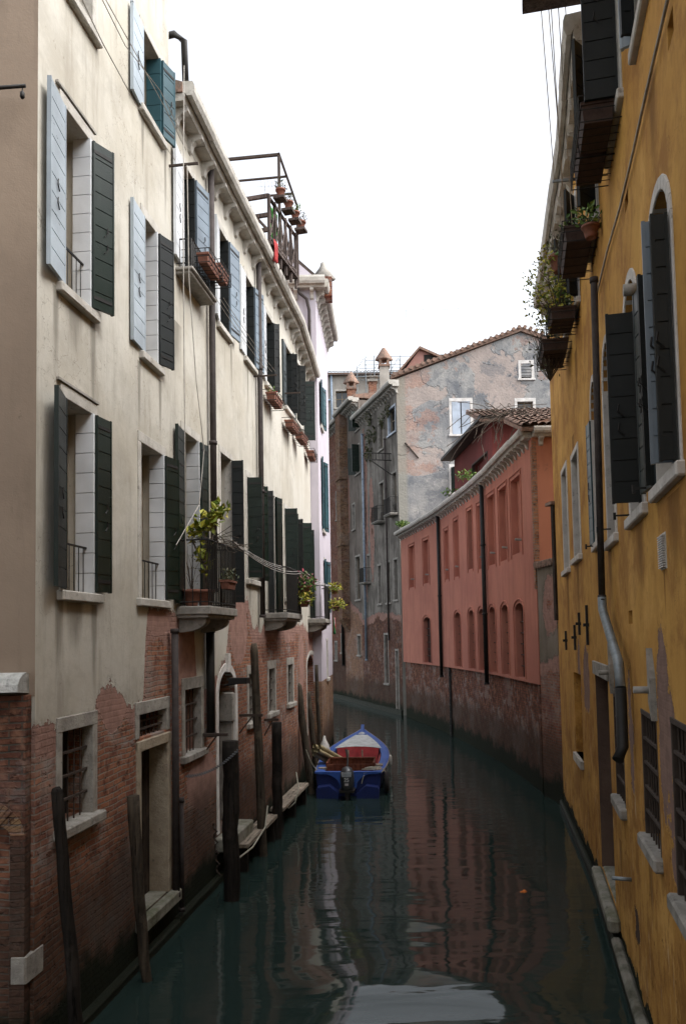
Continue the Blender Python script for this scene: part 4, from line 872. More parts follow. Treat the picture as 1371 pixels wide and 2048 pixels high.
for dy, z in ((28.6, 11.45),):
    AW = Fr((4.95, 35.6), (5.45, 29.3)); AF = Fr((5.45, 29.3), (10.5, 29.3)); m_mar = m_plaster('maroon_plaster', (.19, .055, .05), (.14, .045, .04), (.09, .04, .035), .6)
    mb = MB(); h = (3.2, 5.6, 9.3, 10.6, 0); wall(mb, 0, AW.L, 8.6, 11.7, [h]); mb.build('attic_wall', m_mar, RED, AW); mb = MB(); wall(mb, 0, AF.L, 8.6, 11.7, []); shell(mb, 0, AF.L, 8.6, 11.7, 6); mb.build('attic_wall', m_mar, RED, AF)
    window(AW, RED, *h[:4], 0, frame=.05, fm='rust', sill=False)
    tiles(RED, Vector((4.95, 28.75, 11.55)), (1, 0, 0), (0, 1, .36), 30, 9)
    MB().box(-.3, AW.L+.5, 0, .55, 11.55, 11.66).build('attic_eave', M['iron'], RED, AW)
# side lattice ladder, vine
u = RF[2].u(898, 1400); q = MB(); zt = RF[2].at(898, 1308)[1]
for du in (-.09, .09): q.box(u+du-.015, u+du+.015, -.08, -.02, -.1, zt)
for k in range(14): q.box(u-.09, u+.09, -.07, -.03, .1+k*.27, .13+k*.27)
q.build('iron_ladder', M['iron'], RED, RF[2])
v = MB()
for k in range(46):
    a = Vector((5.2+rnd.uniform(0, 1.4), 28.5, 11.5+rnd.uniform(-.1, .3))); pts = [a]
    d = Vector((rnd.uniform(-1, .9), rnd.uniform(-.3, .3), rnd.uniform(-.2, .5)))
    for _ in range(7): d += Vector((rnd.gauss(0, .25), rnd.gauss(0, .1), -.12+rnd.gauss(0, .2))); pts.append(pts[-1]+d*.22)
    v.tube([(p.x, -p.y, p.z) for p in pts], .012, 4)
tag(v.build('vine', M['twig']), 'tangle of bare grey vine stems over the red house attic', 'vine')
for px, py, n in ((804, 1048, 150), (905, 985, 60), (932, 950, 90)):
    P = atY(px, py, {804: 39.9, 905: 31, 932: 29.0}[px]); f = MB(); leaves(f, P+Vector((-.02, 0, -.02)), (.28 if px == 804 else .4, .5, .14), n, .14)
    tag(f.build('gutter_weed', M['leaf']), {804: 'green weed tuft at the far low end of the red gutter', 905: 'small weed patch in the red house gutter, middle', 932: 'leafy weed growing beside the attic of the red house'}[px], 'weed')
# low courtyard brick wall between red and yellow houses
CW = Fr((4.74, 20.19), (4.88, 19.0)); CY = thing('courtyard_wall', 'mossy brick courtyard wall with tile coping between red and yellow houses', 'wall', CW)
MB().box(.01, CW.L, -.4, -.02, -.4, 5.55).build('wall', m_plaster('mossy_brick', (.22, .19, .16), (.15, .13, .10), (.10, .08, .06), .6, bound=[(0, 3.2), (1.2, 3.4)], L=1.3, blobs=[(.8, 4.6, .5, .7)], bricks=dict(a=(.28, .11, .07), b=(.17, .07, .05), wash=.3)), CY, CW)
q = MB()
for k in range(7): q.tube([(.02+.17*k+.085, -.45, 5.64), (.02+.17*k+.085, .08, 5.56)], .085, 8)
q.build('coping_tile', M['tile'], CY, CW)
pt = thing('wood_post', 'dark weathered post with small tiled cap beside the ochre house corner', 'post', CW, (1.0, .1, 4.4))
uu, zz = CW.at(1106, 1010, .05)
MB().box(uu-.06, uu+.06, 0, .1, 4.2, zz).build('post', M['door'], pt, CW); MB().box(uu-.25, uu+.14, -.1, .16, zz, zz+.07).build('cap', M['tile'], pt, CW)

# ================================================================== FAR HOUSES
def m_flaking():
    t = NT('flaking_grey_plaster', .9)
    g = t.mix(t.step(t.noise(.45, 6, .6, w=3), .38, .62), (.32, .315, .30), (.21, .215, .22)); g = t.mix(t.m('MULTIPLY', t.step(t.noise(.9, 7, .7, w=9, dist=.6), .5, .62), .75), g, (.125, .135, .15))
    g = t.mix(t.m('MULTIPLY', t.step(t.noise(1.4, 6, .65, k=(1, 1, .4), w=13), .5, .68), .5), g, (.44, .42, .39))
    left = t.m('SUBTRACT', .60, t.m('MULTIPLY', t.x, .085)); low = t.m('MULTIPLY', t.step(t.z, 12.2, 11.2), -.9)
    pm = t.m('ADD', t.m('ADD', t.noise(.42, 6, .62, w=23, dist=.4), t.m('MULTIPLY', left, .16)), low)
    pink = t.mix(t.step(t.noise(1.6, 6, .65, w=4), .35, .65), (.39, .325, .29), (.31, .265, .24)); c = t.mix(t.m('MULTIPLY', t.step(pm, .555, .575), .9), g, pink); c = t.mix(t.m('MULTIPLY', t.step(t.noise(.75, 8, .75, w=19, dist=.5), .54, .60), .6), c, (.15, .155, .165))
    bc, bh = brick_nodes(t, a=(.40, .17, .10), b=(.30, .14, .09), mort=(.38, .31, .27), wash=.5)
    bm_ = t.m('ADD', t.m('ADD', t.noise(.8, 6, .65, w=37), t.m('MULTIPLY', t.step(t.x, 3.0, .4), .22)), t.m('ADD', low, t.m('MULTIPLY', t.step(t.z, 16.2, 17.0), .10)))
    bk = t.step(bm_, .66, .69); c = t.mix(t.m('MULTIPLY', bk, .5), c, bc)
    edge = t.step(t.x, .55, .35); c = t.mix(t.m('MULTIPLY', edge, .8), c, (.27, .26, .22))
    h = t.m('ADD', t.m('MULTIPLY', t.step(pm, .56, .545), 1.0), t.noise(9, 5, .6)); t.col(c).nrm(t.bump(h, .03)); return t.mat
m_grey = m_flaking()
GF = Fr((2.87, 41), (15.2, 41)); GS = Fr((1.08, 47.6), (2.87, 41))
GRY = thing('grey_house', 'grey gabled house with flaking plaster, standing behind the red house', 'house', GF)
gw = [spec(GF, 903, 940, (903, 803), (903, 869)), spec(GF, 1041, 1062, (1041, 727), (1041, 757)), spec(GF, 903, 938, (903, 935), (903, 985)), spec(GF, 1034, 1066, (1034, 803), (1034, 850))]
mb = MB(); wall(mb, 0, GF.L, -.4, 16.9, gw, .25); xa = GF.u(1040, 660); za = GF.at(1040, 664)[1]
mb.poly([(0, 0, 16.9), (GF.L, 0, 16.9), (xa, 0, za)]); mb.poly([(GF.L, 0, -.4), (GF.L, -8, -.4), (GF.L, -8, 16.9), (GF.L, 0, 16.9)]); mb.build('gable_wall', m_grey, GRY, GF)
for i, h in enumerate(gw):
    ww = window(GF, GRY, *h[:4], 0, frame=.13, fm='stone_white', depth=.25)
    a, b, c, d, r = h
    if i == 0: s = MB(); s.box(a+.02, (a+b)/2-.03, -.02, .02, c+.02, d-.02); s.box((a+b)/2+.03, b-.02, -.02, .02, c+.02, d-.02); s.build('shutter', M['paleshut'], ww, GF)
    if i == 1: s = MB(); [s.tube([(a, .0, c+(d-c)*k/5), (b, .0, c+(d-c)*k/5)], .012, 4) for k in range(1, 5)]; s.build('bar', M['iron'], ww, GF)
    if i == 2: leaf(GF, ww, a, 'L', .45, c, d, ang=60, mat='green')
mb = MB(); NT_ = 9
for (x0, z0), (x1, z1) in (((-.25, 16.9), (xa, za+.02)), ((xa, za+.02), (GF.L+.2, 16.9))):
    mb.prism_o([(x0, z0), (x1, z1), (x1, z1+.22), (x0, z0+.22)], -8, .12)
mb.build('roof', M['tile'], GRY, GF)
q = MB(); n = 44
for k in range(n):
    t = k/n; x = -.2+(GF.L+.4)*t; z = (16.9+(za-16.9)*min(1, x/xa)) if x < xa else za-(za-16.9)*(x-xa)/(GF.L-xa); q.tube([(x+.1, .2, z+.26+rnd.uniform(-.02, .03)), (x+.1, -.6, z+.26)], .1, 6)
q.build('ridge_tile', M['tile'], GRY, GF)
m_gs = m_plaster('grey_side_plaster', (.25, .23, .205), (.13, .118, .105), (.05, .045, .038), .95, bound=[(0, 4.9), (3.0, 5.2), (6.8, 5.0)], L=6.84, blobs=[(1.0, 11, .5, 5), (2.2, 10, .4, 3)], bricks=dict(a=(.14, .065, .045), b=(.08, .04, .032), mort=(.07, .06, .05), wash=.2))
gs = [spec(GS, 757, 765, (757, 848), (757, 902)), spec(GS, 776, 790, (776, 822), (776, 872)), spec(GS, 759, 767, (759, 968), (759, 1045)), spec(GS, 784, 793, (784, 948), (784, 1030)), spec(GS, 773, 780, (773, 1126), (773, 1206)), spec(GS, 788, 795, (788, 1120), (788, 1200)), spec(GS, 756, 762, (756, 1132), (756, 1208)), spec(GS, 734, 739, (734, 1112), (734, 1165)), spec(GS, 769, 776, (769, 1270), (769, 1366)), spec(GS, 792, 797, (792, 1302), (792, 1418))]
mb = MB(); wall(mb, 0, GS.L, -.4, 16.5, gs, .22); mb.build('side_wall', m_gs, GRY, GS)
for i, h in enumerate(gs):
    kw = dict(frame=.08, fm='stone_grime', depth=.22)
    if i == 1: kw['fm'] = 'teal' if False else 'paleshut'
    if i in (2, 3): kw['railing'] = True
    ww = window(GS, GRY, *h[:4], 0, back='backwall' if i == 9 else 'glass', **kw)
    if i in (2, 3, 7): balcony(GS, GRY, h[0]-.2, h[1]+.2, .45, h[2]-.02, .8, .06, corbels=False)
cornice(GS, GRY, 0, GS.L+.3, 16.55, .5, .42, sc=1.1); MB().prism_u([(-5, 16.5), (-5, 18.0), (.3, 16.85), (.3, 16.7)], 0, GS.L).build('roof', M['tile'], GRY, GS)
MB().box(0, GS.L, 0, .12, -.4, .25).build('plinth', M['plinth'], GRY, GS)
vpipe(GS, GRY, 773, 875, 1280, .1, .05, 'pipe'); vpipe(GS, GRY, 728, 865, 1320, .12, .07, 'bluepipe')
uu = GS.u(782, 930); o1, zz = GS.out(uu, 728, 905)
q = MB(); q.tube([(uu, 0, zz), (uu, o1, zz)], .03, 5).tube([(uu, 0, zz-.35), (uu, o1, zz-.35)], .03, 5).tube([(uu, 0, zz-1.1), (uu, o1*.8, zz-.35)], .03, 5)
for k in range(4): q.tube([(uu, o1*k/4+.1, zz), (uu, o1*k/4+.1, zz-.35)], .025, 5)
q.build('sign_bracket', M['iron'], GRY, GS)
u, z = GF.at(830, 905); MB().tube([(u-.5, .05, z+.5), (u+.15, .05, z-.3)], .04, 5).build('wall_tie', M['rust'], GRY, GF)
for k in range(7): P = GS.w(rnd.uniform(.6, 6.4), .12, 16.3-rnd.uniform(.2, 2.5)); f = MB(); stems(f, (P.x, P.y, P.z-.5), (.2, .2, 1.0), 12, r=.012); leaves(f, P, (.2, .2, .5), 40, .16); tag(f.build('wall_weed', M['leafdark']), 'dry weed tuft growing high on the canal side of the grey house', 'weed', 'weed tufts under the grey house side cornice')
def chimney(name, label, px, y0, y1, Y, wpx, mat, cap='stone_grime', kind=0):
    P = atY(px, y1, Y); zt = atY(px, y0, Y).z; wd = wpx/1650*Y/2
    t = thing(name, label, 'chimney', WF, (P.x, -P.y, P.z)); 
    MB().box(P.x-wd, P.x+wd, -P.y-wd, -P.y+wd, P.z-1.5, zt).build('stack', mat, t)
    c = MB()
    if kind: c.box(P.x-wd*1.25, P.x+wd*1.25, -P.y-wd*1.25, -P.y+wd*1.25, zt, zt+.12); [c.box(P.x+s*wd*.8-.08, P.x+s*wd*.8+.08, -P.y-wd, -P.y+wd, zt+.12, zt+.42) for s in (-1, 1)]; c.lathe((P.x, -P.y, zt+.42), [(wd*1.9, 0), (wd*1.9, .08), (.1, .75), (.02, .8)], 4)
    else: c.box(P.x-wd*1.3, P.x+wd*1.3, -P.y-wd*1.3, -P.y+wd*1.3, zt, zt+.14); c.box(P.x-wd*.7, P.x+wd*.7, -P.y-wd*.7, -P.y+wd*.7, zt+.14, zt+.3); c.box(P.x-wd*1.4, P.x+wd*1.4, -P.y-wd*1.1, -P.y+wd*1.1, zt+.3, zt+.36)
    c.build('chimney_cap', M[cap] if isinstance(cap, str) else cap, t); return t
mbk = m_brick('orange_chimney_brick', -5, a=(.33, .15, .09), b=(.22, .10, .07), wash=.3)
chimney('chimney', 'grey plastered chimney with tiled cap rising behind the grey side cornice', 769, 735, 800, 48, 19, M['backwall'], 'tile', 1)
chimney('chimney', 'tall orange brick chimney between the cornices, left of the grey one', 746, 765, 850, 50, 16, mbk)
chimney('chimney', 'short brick chimney with gabled cap, farthest left of the three', 703, 780, 830, 53, 17, mbk, 'tile', 1)

BF = Fr((.1, 51.5), (1.08, 47.62)); BRK = thing('brick_pilaster_house', 'narrow old brick house with tall brick pilaster, left of the grey house', 'house', BF)
m_bf = m_plaster('old_brown_plaster', (.19, .165, .145), (.13, .11, .095), (.055, .048, .04), .85, bound=[(0, 6.5), (4, 5.2)], L=4, blobs=[(1, 12, .7, 2.5)], bricks=dict(a=(.30, .17, .10), b=(.18, .10, .07), wash=.3))
bw = [spec(BF, 711, 719, (711, 895), (711, 950)), spec(BF, 711, 720, (711, 1115), (711, 1200)), spec(BF, 712, 719, (712, 830), (712, 862)), spec(BF, 715, 721, (715, 1272), (715, 1310)), spec(BF, 705, 709, (705, 1010), (705, 1060))]
mb = MB(); wall(mb, 0, BF.L, -.4, 17.8, bw, .2); shell(mb, 0, BF.L, -.4, 17.8, 6); mb.build('wall', m_bf, BRK, BF)
for i, h in enumerate(bw):
    ww = window(BF, BRK, *h[:4], 0, frame=.08, depth=.2, fm='stone_grime')
    if i in (0, 2): leaf(BF, ww, h[0], 'L', .45, h[2], h[3], ang=120, mat='green'); leaf(BF, ww, h[1], 'R', .45, h[2], h[3], ang=95, mat='green')
ua_, ub_ = BF.u(693, 1000, .45), BF.u(706, 1000, .45)
q = MB(); q.box(.3, 1.3, 0, .5, 5.0, 17.65); [q.box(.25, 1.35, 0, .56, z, z+.18) for z in (13.6, 9.5, 6.0)]; q.prism_u([(0, 4.2), (.5, 5.0), (0, 5.0)], .35, 1.25); q.build('pilaster', m_brick('tan_brick', -4, a=(.24, .15, .085), b=(.12, .07, .045), mort=(.12, .1, .08), wash=.2), BRK, BF)
cornice(BF, BRK, 0, BF.L, 17.8, .6, .36, sc=1.1); MB().prism_u([(-5, 17.8), (-5, 19), (.3, 18.1), (.3, 17.95)], 0, BF.L).build('roof', M['tile'], BRK, BF)
MB().box(0, BF.L, 0, .1, -.4, .25).build('plinth', M['plinth'], BRK, BF)
CF = Fr((-1.6, 57.5), (.1, 51.52)); FARH = thing('far_brick_house', 'red brick house at the canal bend, partly hidden by the lilac house', 'house', CF)
cw = [spec(CF, 684, 689, (684, 905), (684, 960)), spec(CF, 672, 678, (672, 985), (672, 1040)), spec(CF, 682, 688, (682, 1270), (682, 1305)), spec(CF, 670, 674, (670, 1285), (670, 1320)), spec(CF, 683, 688, (683, 1100), (683, 1150))]
mb = MB(); wall(mb, 0, CF.L, -.4, 17.6, cw, .2); shell(mb, 0, CF.L, -.4, 17.6, 6); mb.build('wall', m_brick('far_red_brick', 2.4, a=(.20, .08, .055), b=(.11, .05, .038), mort=(.12, .1, .08), wash=.2), FARH, CF)
for h in cw: window(CF, FARH, *h[:4], 0, frame=.08, depth=.2, fm='stone_grime')
cornice(CF, FARH, 0, CF.L, 17.6, .5, .4, sc=1.1); MB().prism_u([(-5, 17.6), (-5, 18.8), (.3, 17.9), (.3, 17.7)], 0, CF.L).build('roof', M['tile'], FARH, CF)
vpipe(CF, FARH, 682, 860, 1330, .12, .09, 'iron'); MB().box(0, CF.L, 0, .1, -.4, .25).build('plinth', M['plinth'], FARH, CF)

# background house with scaffold, dormer house
DF = Fr((-3.5, 62), (7, 62)); BGH = thing('background_house', 'brown house with tiled roof and scaffold behind the old chimneys', 'house', DF)
zt = DF.at(700, 748)[1]; mb = MB(); dh = [(3.2, 4.2, zt-2.6, zt-1.3, 0)]; wall(mb, 0.5, DF.L, 10, zt, dh); shell(mb, .5, DF.L, 10, zt, 6); mb.build('wall', M['backwall'], BGH, DF); window(DF, BGH, *dh[0])
tiles(BGH, Vector((DF.w(1.9, .4, zt))), (1, 0, 0), (0, 1, .35), 34, 4, pitch=.25)
MB().box(1.9, 2.1, .1, .35, zt-.3, zt).tube([(2.9, .15, zt-.1), (2.9, .15, zt-6)], .1, 6).tube([(1.3, .15, zt-2.4), (2.8, .15, zt-2.0)], .08, 6).build('gutter', M['bluepipe'], BGH, DF)
SC = thing('scaffold', 'thin metal scaffold frame standing over the tiled roof behind the chimneys', 'scaffold', DF, (4.5, 1.2, zt-3))
q = MB(); x0 = DF.u(696, 720, 1.2); x1 = DF.u(800, 720, 1.2); zT = DF.at(727, 710, 1.2)[1]
for k in range(7):
    x = x0+(x1-x0)*k/6; hh = zT if k > 1 else zT-1.6*(2-k)/2
    q.tube([(x, 1.2, zt-5), (x, 1.2, hh)], .025, 4); q.tube([(x, .4, zt-.5), (x, .4, hh)], .025, 4)
for z, xs_ in ((zT-.15, x0+1.3), (zT-.75, x0+.8), (zT-1.35, x0), (zt-.6, x0), (zt-2.4, x0)):
    q.tube([(xs_, 1.2, z), (x1+3, 1.2, z)], .022, 4); q.tube([(xs_, .4, z), (x1+3, .4, z)], .022, 4)
for k in range(0, 6, 2): x = x0+(x1-x0)*k/6; q.tube([(x, 1.2, zt-1), (x+1.2, 1.2, zT-.2)], .02, 4)
q.build('frame', M['zinc'], SC, DF)
m_pk = m_plaster('pink_dormer_plaster', (.40, .22, .19), (.33, .18, .15), (.25, .14, .12), .4)
PF = Fr((5.2, 58), (13, 58)); DOR = thing('dormer_house', 'small pink gabled roof house peeking above the grey house roof', 'house', PF)
ul, zl = PF.at(803, 745); ur, zr = PF.at(884, 718); ut, ztp = PF.at(838, 696)
MB().prism_o([(ul, zl-3), (ur+1.5, zl-3), (ur+1.5, zr-.6), (ut, ztp-.12), (ul, zl-.1)], -4, 0).build('wall', m_pk, DOR, PF)
MB().prism_o([(ul-.3, zl-.12), (ut, ztp-.1), (ut, ztp+.08), (ul-.3, zl+.05)], -4.2, .25).prism_o([(ut, ztp-.1), (ur+1.5, zr-.75), (ur+1.5, zr-.57), (ut, ztp+.08)], -4.2, .25).build('roof', M['tile'], DOR, PF)
a, z = PF.at(850, 715); MB().box(a-.1, a+1.5, 0, .03, z-.5, z+.2).build('opening', M['dark'], DOR, PF)
for px, y0, y1, Y, lab in ((889, 618, 715, 60, 'tall thin television aerial above the grey gable ridge line'), (812, 620, 695, 62, 'thin rooftop aerial with short crossbars above the pink dormer'), (530, 372, 420, 20, 'small aerial on the roof terrace of the cream house')):
    P = atY(px, y1, Y); T = atY(px, y0, Y); q = MB(); q.tube([(P.x, -P.y, P.z-.5), (T.x, -T.y, T.z)], .011*Y/40, 4)
    q.tube([(T.x-.2, -T.y, T.z), (T.x+Y*.025, -T.y, T.z)], .006*Y/40, 4)
    for k in range(6): xx = T.x-.1+Y*.0045*k; q.tube([(xx, -T.y-.2, T.z+.06), (xx, -T.y+.2, T.z+.06)], .004*Y/40, 4); q.tube([(xx, -T.y, T.z-.12), (xx, -T.y, T.z+.12)], .004*Y/40, 4)
    tag(q.build('aerial', M['zinc']), lab, 'aerial')

# ================================================================== THINGS ON THE WATER
def pole(label, base, top, r0, r1, mat='pole', cap=0, twist=0):
    B = ground(*base); T = atY(top[0], top[1], B.y+twist); D = (B-T).normalized()
    t = MB(); pts = []; N = 9; L = (T-B).length
    for k in range(-1, N+1):
        f = k/N; p = B.lerp(T, f)+Vector((rnd.gauss(0, .008), rnd.gauss(0, .008), 0)); pts.append((p.x, -p.y, p.z))
    rs = [r0+(r1-r0)*max(0, k)/N*(1) for k in range(-1, N+1)]; rs = [x*(1+rnd.uniform(-.03, .03)) for x in rs]
    if cap: pts.append((T.x, -T.y, T.z+cap)); rs.append(r1*.7)
    o = t.tube(pts, rs, 12).build('mooring_pole', M[mat]); return tag(o, label, 'mooring pole', 'wooden mooring poles along the left bank')
pole('thick black mooring pole at the bottom left, its round top below the first barred window', (162, 2140), (112, 1583), .066, .054, 'poleblack', .03)
pole('slim grey pole leaning in front of the first doorway', (292, 1962), (266, 1592), .06, .075, 'pole', 0)
pole('broad square-topped dark pole with a chain fixed to its side', (464, 1800), (461, 1482), .12, .125, 'poleblack')
pole('tallest mooring pole, with pointed top reaching up to the plaster', (526, 1712), (508, 1300), .085, .072, 'pole', .12)
pole('straight flat-topped dark pole right beside the tallest pole', (554, 1678), (553, 1445), .10, .10, 'poleblack')
pole('leaning pale pole next to the boat stern, wire wound round its top', (622, 1588), (596, 1372), .085, .09, 'pole', .05)
pole('shorter brown pole leaning behind the boat corner', (634, 1560), (616, 1385), .075, .075, 'pole')
pole('thin upright pole below the last balcony', (641, 1545), (632, 1330), .065, .05, 'pole')
# timber quay strip held on the wall
for i, (xa, xb, lab) in enumerate(((487, 548, 'pale wooden plank ledge at the foot of the brick wall, nearer piece'), (560, 611, 'pale wooden plank ledge beside the boat stern, farther piece'))):
    ua_, ub_ = LA.u(xa, 1625, .35), LA.u(xb, 1560, .35); zq = .42
    t = thing('plank_ledge', lab, 'ledge', LA, (ua_, .2, zq), 'plank ledges at the water line')
    q = MB()
    q.box(ua_, ub_, .14, .42, zq, zq+.07); q.build('plank', M['plank'], t, LA, .006); q = MB()
    for k in range(3): u = ua_+.15+(ub_-ua_-.3)*k/2; MB().box(u-.05, u+.05, .1, .38, -.3, zq-.003).build('support', M['poleblack'], t, LA)

# ---- boat
def P3_(x, y, Y): return atY(x, y, Y)
SB = ground(697, 1592); BW = ground(732, 1497)
hd = math.atan2(BW.x-SB.x, BW.y-SB.y)
BL = 6.6; BM = Fr((SB.x, SB.y), (SB.x+math.sin(hd), SB.y+math.cos(hd)))      # x forward, -y(o) to starboard
BOAT = thing('motor_boat', 'blue open motorboat with red interior and grey fore cover, moored stern first', 'boat', BM)
stn = [0, .06, .15, .3, .45, .6, .72, .83, .92, .98, 1.0]
hb = [.78, .82, .86, .91, .92, .85, .70, .50, .28, .10, .03]
sh = [.56, .55, .54, .54, .56, .60, .65, .71, .78, .84, .88]
def at(t, arr):
    for i in range(len(stn)-1):
        if stn[i] <= t <= stn[i+1]: f = (t-stn[i])/(stn[i+1]-stn[i]); return arr[i]*(1-f)+arr[i+1]*f
    return arr[-1]
TS = [k/26 for k in range(27)]
def sect(t): 
    b, s = at(t, hb), at(t, sh); return [(b, s), (b*1.0+.02, s-.06), (b*.97, s-.14), (b*.90, .10), (b*.78, -.10), (0, -.18)]
mb = MB(); rows = []
for t in TS:
    sc_ = sect(t); row = [mb.pv(t*BL, -o, z) for o, z in sc_]+[mb.pv(t*BL, o, z) for o, z in sc_[-2::-1]]; rows.append(row)
for A, B in zip(rows, rows[1:]):
    for k in range(len(A)-1): mb.face([A[k], A[k+1], B[k+1], B[k]], 0, True)
blue = m_paint('blue_boat_paint', (.022, .075, .30), (.16, .20, .26), .64, .45); dblue = m_paint('deep_blue_paint', (.006, .018, .11), (.03, .045, .09), .66, .5); redp = m_paint('red_boat_paint', (.22, .02, .018), (.12, .05, .04), .72, .5)
red_c = m_plain('red_cover_cloth', (.26, .022, .026), .75, sc=5, bd=.004); wht = m_plain('grey_deck_cover', (.42, .45, .45), .8, sc=6, bd=.006); brw = m_wood('boat_wood', (.16, .06, .035), (.09, .03, .02), .6)
mb.build('hull', dblue, BOAT, BM)
mb = MB()                                                       # side decks and rail
for s in (-1, 1):
    for t0_, t1_ in zip(TS, TS[1:]):
        q = []
        for t in (t0_, t1_):
            b, z = at(t, hb), at(t, sh); wd_ = min(.20 if t < .62 else .16, b*.7)
            q.append([(t*BL, s*(b+.03), z-.03), (t*BL, s*(b+.03), z+.02), (t*BL, s*(b-.02), z+.035), (t*BL, s*(b-wd_), z+.012), (t*BL, s*(b-wd_), z-.10)])
        for k in range(4): mb.poly([q[0][k], q[0][k+1], q[1][k+1], q[1][k]])
mb.build('side_deck', blue, BOAT, BM)
mb = MB()
for s in (-1, 1):
    mb.tube([(t*BL, s*(at(t, hb)+.035), at(t, sh)+.005) for t in TS], .018, 6)
mb.build('rub_rail', M['plank'], BOAT, BM)
mb = MB()                                                       # fore deck cover
N = 8; g = []
for t in [.60+.34*k/9 for k in range(10)]:
    b = at(t, hb)-.15; b = max(b, .04); z = at(t, sh); g.append([mb.pv(t*BL, b*(2*k/N-1), z+.03+.09*(1-(2*k/N-1)**2)*(1.2-t)) for k in range(N+1)])
for A, B in zip(g, g[1:]):
    for k in range(N): mb.face([A[k], A[k+1], B[k+1], B[k]], 0, True)
mb.build('fore_cover', wht, BOAT, BM)
mb = MB(); mb.prism_o([(6.25, .76), (6.6, .90), (6.72, 1.02), (6.66, 1.04), (6.5, .93), (6.2, .83)], -.05, .05); mb.box(5.85, 6.35, -.16, .16, .78, .82); mb.build('stem_post', blue, BOAT, BM)
mb = MB(); N = 10; x = .60*BL; z = at(.6, sh)                    # red cloth curtain under the fore cover
a_ = [mb.pv(x-.02+.03*math.sin(k*2.1), .62*(2*k/N-1), z+.03+.09*(1-(2*k/N-1)**2)*.6) for k in range(N+1)]; c_ = [mb.pv(x-.22+.04*math.sin(k*1.7), .56*(2*k/N-1), .20) for k in range(N+1)]
for k in range(N): mb.face([a_[k], a_[k+1], c_[k+1], c_[k]], 0, True)
mb.build('red_curtain', red_c, BOAT, BM)
mb = MB(); mb.box(.2, .64*BL, -.62, .62, .10, .14)
for s in (-1, 1): mb.box(.2, .60*BL, s*.66-.02, s*.66+.02, .12, .50)
mb.build('inner_floor', redp, BOAT, BM)
mb = MB()                                                       # open box bench aft
mb.box(.72, .76, -.60, .60, .14, .66); mb.box(1.45, 1.49, -.60, .60, .14, .70); mb.box(.72, 1.49, -.62, -.58, .14, .70); mb.box(.72, 1.49, .58, .62, .14, .70); mb.box(1.0, 1.25, -.58, .58, .40, .43); mb.box(1.42, 1.52, -.63, .63, .70, .73)
mb.build('bench_box', brw, BOAT, BM)
mb = MB()
for o in (-.16, .22): mb.box(2.3, 2.34, o-.02, o+.02, .14, .80)
mb.box(2.2, 2.45, -.60, .60, .38, .42); mb.build('thwart', M['plank'], BOAT, BM)
mb = MB(); pr = []                                              # transom with two scooped wells
W_ = .80
top = [(-W_, .57), (-.62, .56)]+[(-.62+.42*math.sin(k*math.pi/16), .56-.34*(1-math.cos(k*math.pi/16))) for k in range(1, 9)]+[(-.14, .2)]
prof = [(-W_, .57), (W_, .57), (.76, .1), (.64, -.15), (-.64, -.15), (-.76, .1)]
i0 = [mb.pv(-.02, o, z) for o, z in prof]; i1 = [mb.pv(.06, o, z) for o, z in prof]
mb.face(i0); mb.face(i1[::-1]); [mb.face([i0[k], i0[(k+1) % 6], i1[(k+1) % 6], i1[k]]) for k in range(6)]
mb.build('transom', dblue, BOAT, BM)
mb = MB()
for s in (-1, 1):                                               # scalloped lighter panel between the pods
    P_ = [(s*.74, .545)]+[(s*(.60-.40*math.sin(k*math.pi/16)), .545-.34*(1-math.cos(k*math.pi/16))) for k in range(0, 9)]+[(s*.17, .18), (s*.12, .18), (s*.12, .57), (s*.78, .57)]
    a_ = [mb.pv(-.035, o, z) for o, z in P_]; b_ = [mb.pv(-.10, o, z) for o, z in P_]; n = len(P_)
    mb.face(b_); [mb.face([a_[k], a_[(k+1) % n], b_[(k+1) % n], b_[k]]) for k in range(n)]
mb.box(-.10, .04, -.82, .82, .56, .60); mb.build('transom_panel', blue, BOAT, BM)
mb = MB()
for s in (-1, 1):
    mb.box(-.34, -.025, s*.76-(.02 if s > 0 else .0), s*.76+(.0 if s > 0 else .02), -.15, .22); mb.prism_u([(s*.22, -.15), (s*.74, -.15), (s*.74, .26), (s*.45, .30), (s*.22, .12)], -.36, -.022)
mb.build('stern_pod', dblue, BOAT, BM)
# outboard
OB = MB(); gun = m_plain('outboard_cowl', (.055, .06, .065), .3, .2, .5); 
prof = [(.13, .10), (.155, .18), (.165, .38), (.15, .52), (.11, .62), (.04, .66)]
ring = []
for r, z in prof:
    ring.append([OB.pv(-.42+r*1.35*math.cos(2*math.pi*k/14), r*math.sin(2*math.pi*k/14)*1.05, z+.12) for k in range(14)])
for A, B in zip(ring, ring[1:]):
    for k in range(14): OB.face([A[k], A[(k+1) % 14], B[(k+1) % 14], B[k]], 0, True)
OB.face(ring[0][::-1]); OB.face(ring[-1])
ob = OB.build('outboard_motor', gun, BOAT, BM)
MB().box(-.55, -.34, -.05, .05, -.4, .25).box(-.40, -.02, -.10, .10, .16, .30).prism_u([(-.17, .18), (.17, .18), (.19, .24), (-.19, .24)], -.62, -.2).build('motor_leg', M['iron'], ob, BM)
MB().tube([(-.3, 0, .68), (.3, -.03, .86), (.75, -.10, 1.02)], [.03, .022, .03], 8).build('tiller', M['iron'], ob, BM)
MB().box(-.66, -.50, -.11, .11, .565, .60).box(-.655, -.56, -.12, .12, .60, .66).build('cowl_trim', m_plain('cowl_silver', (.30, .33, .35), .3, .5), ob, BM)
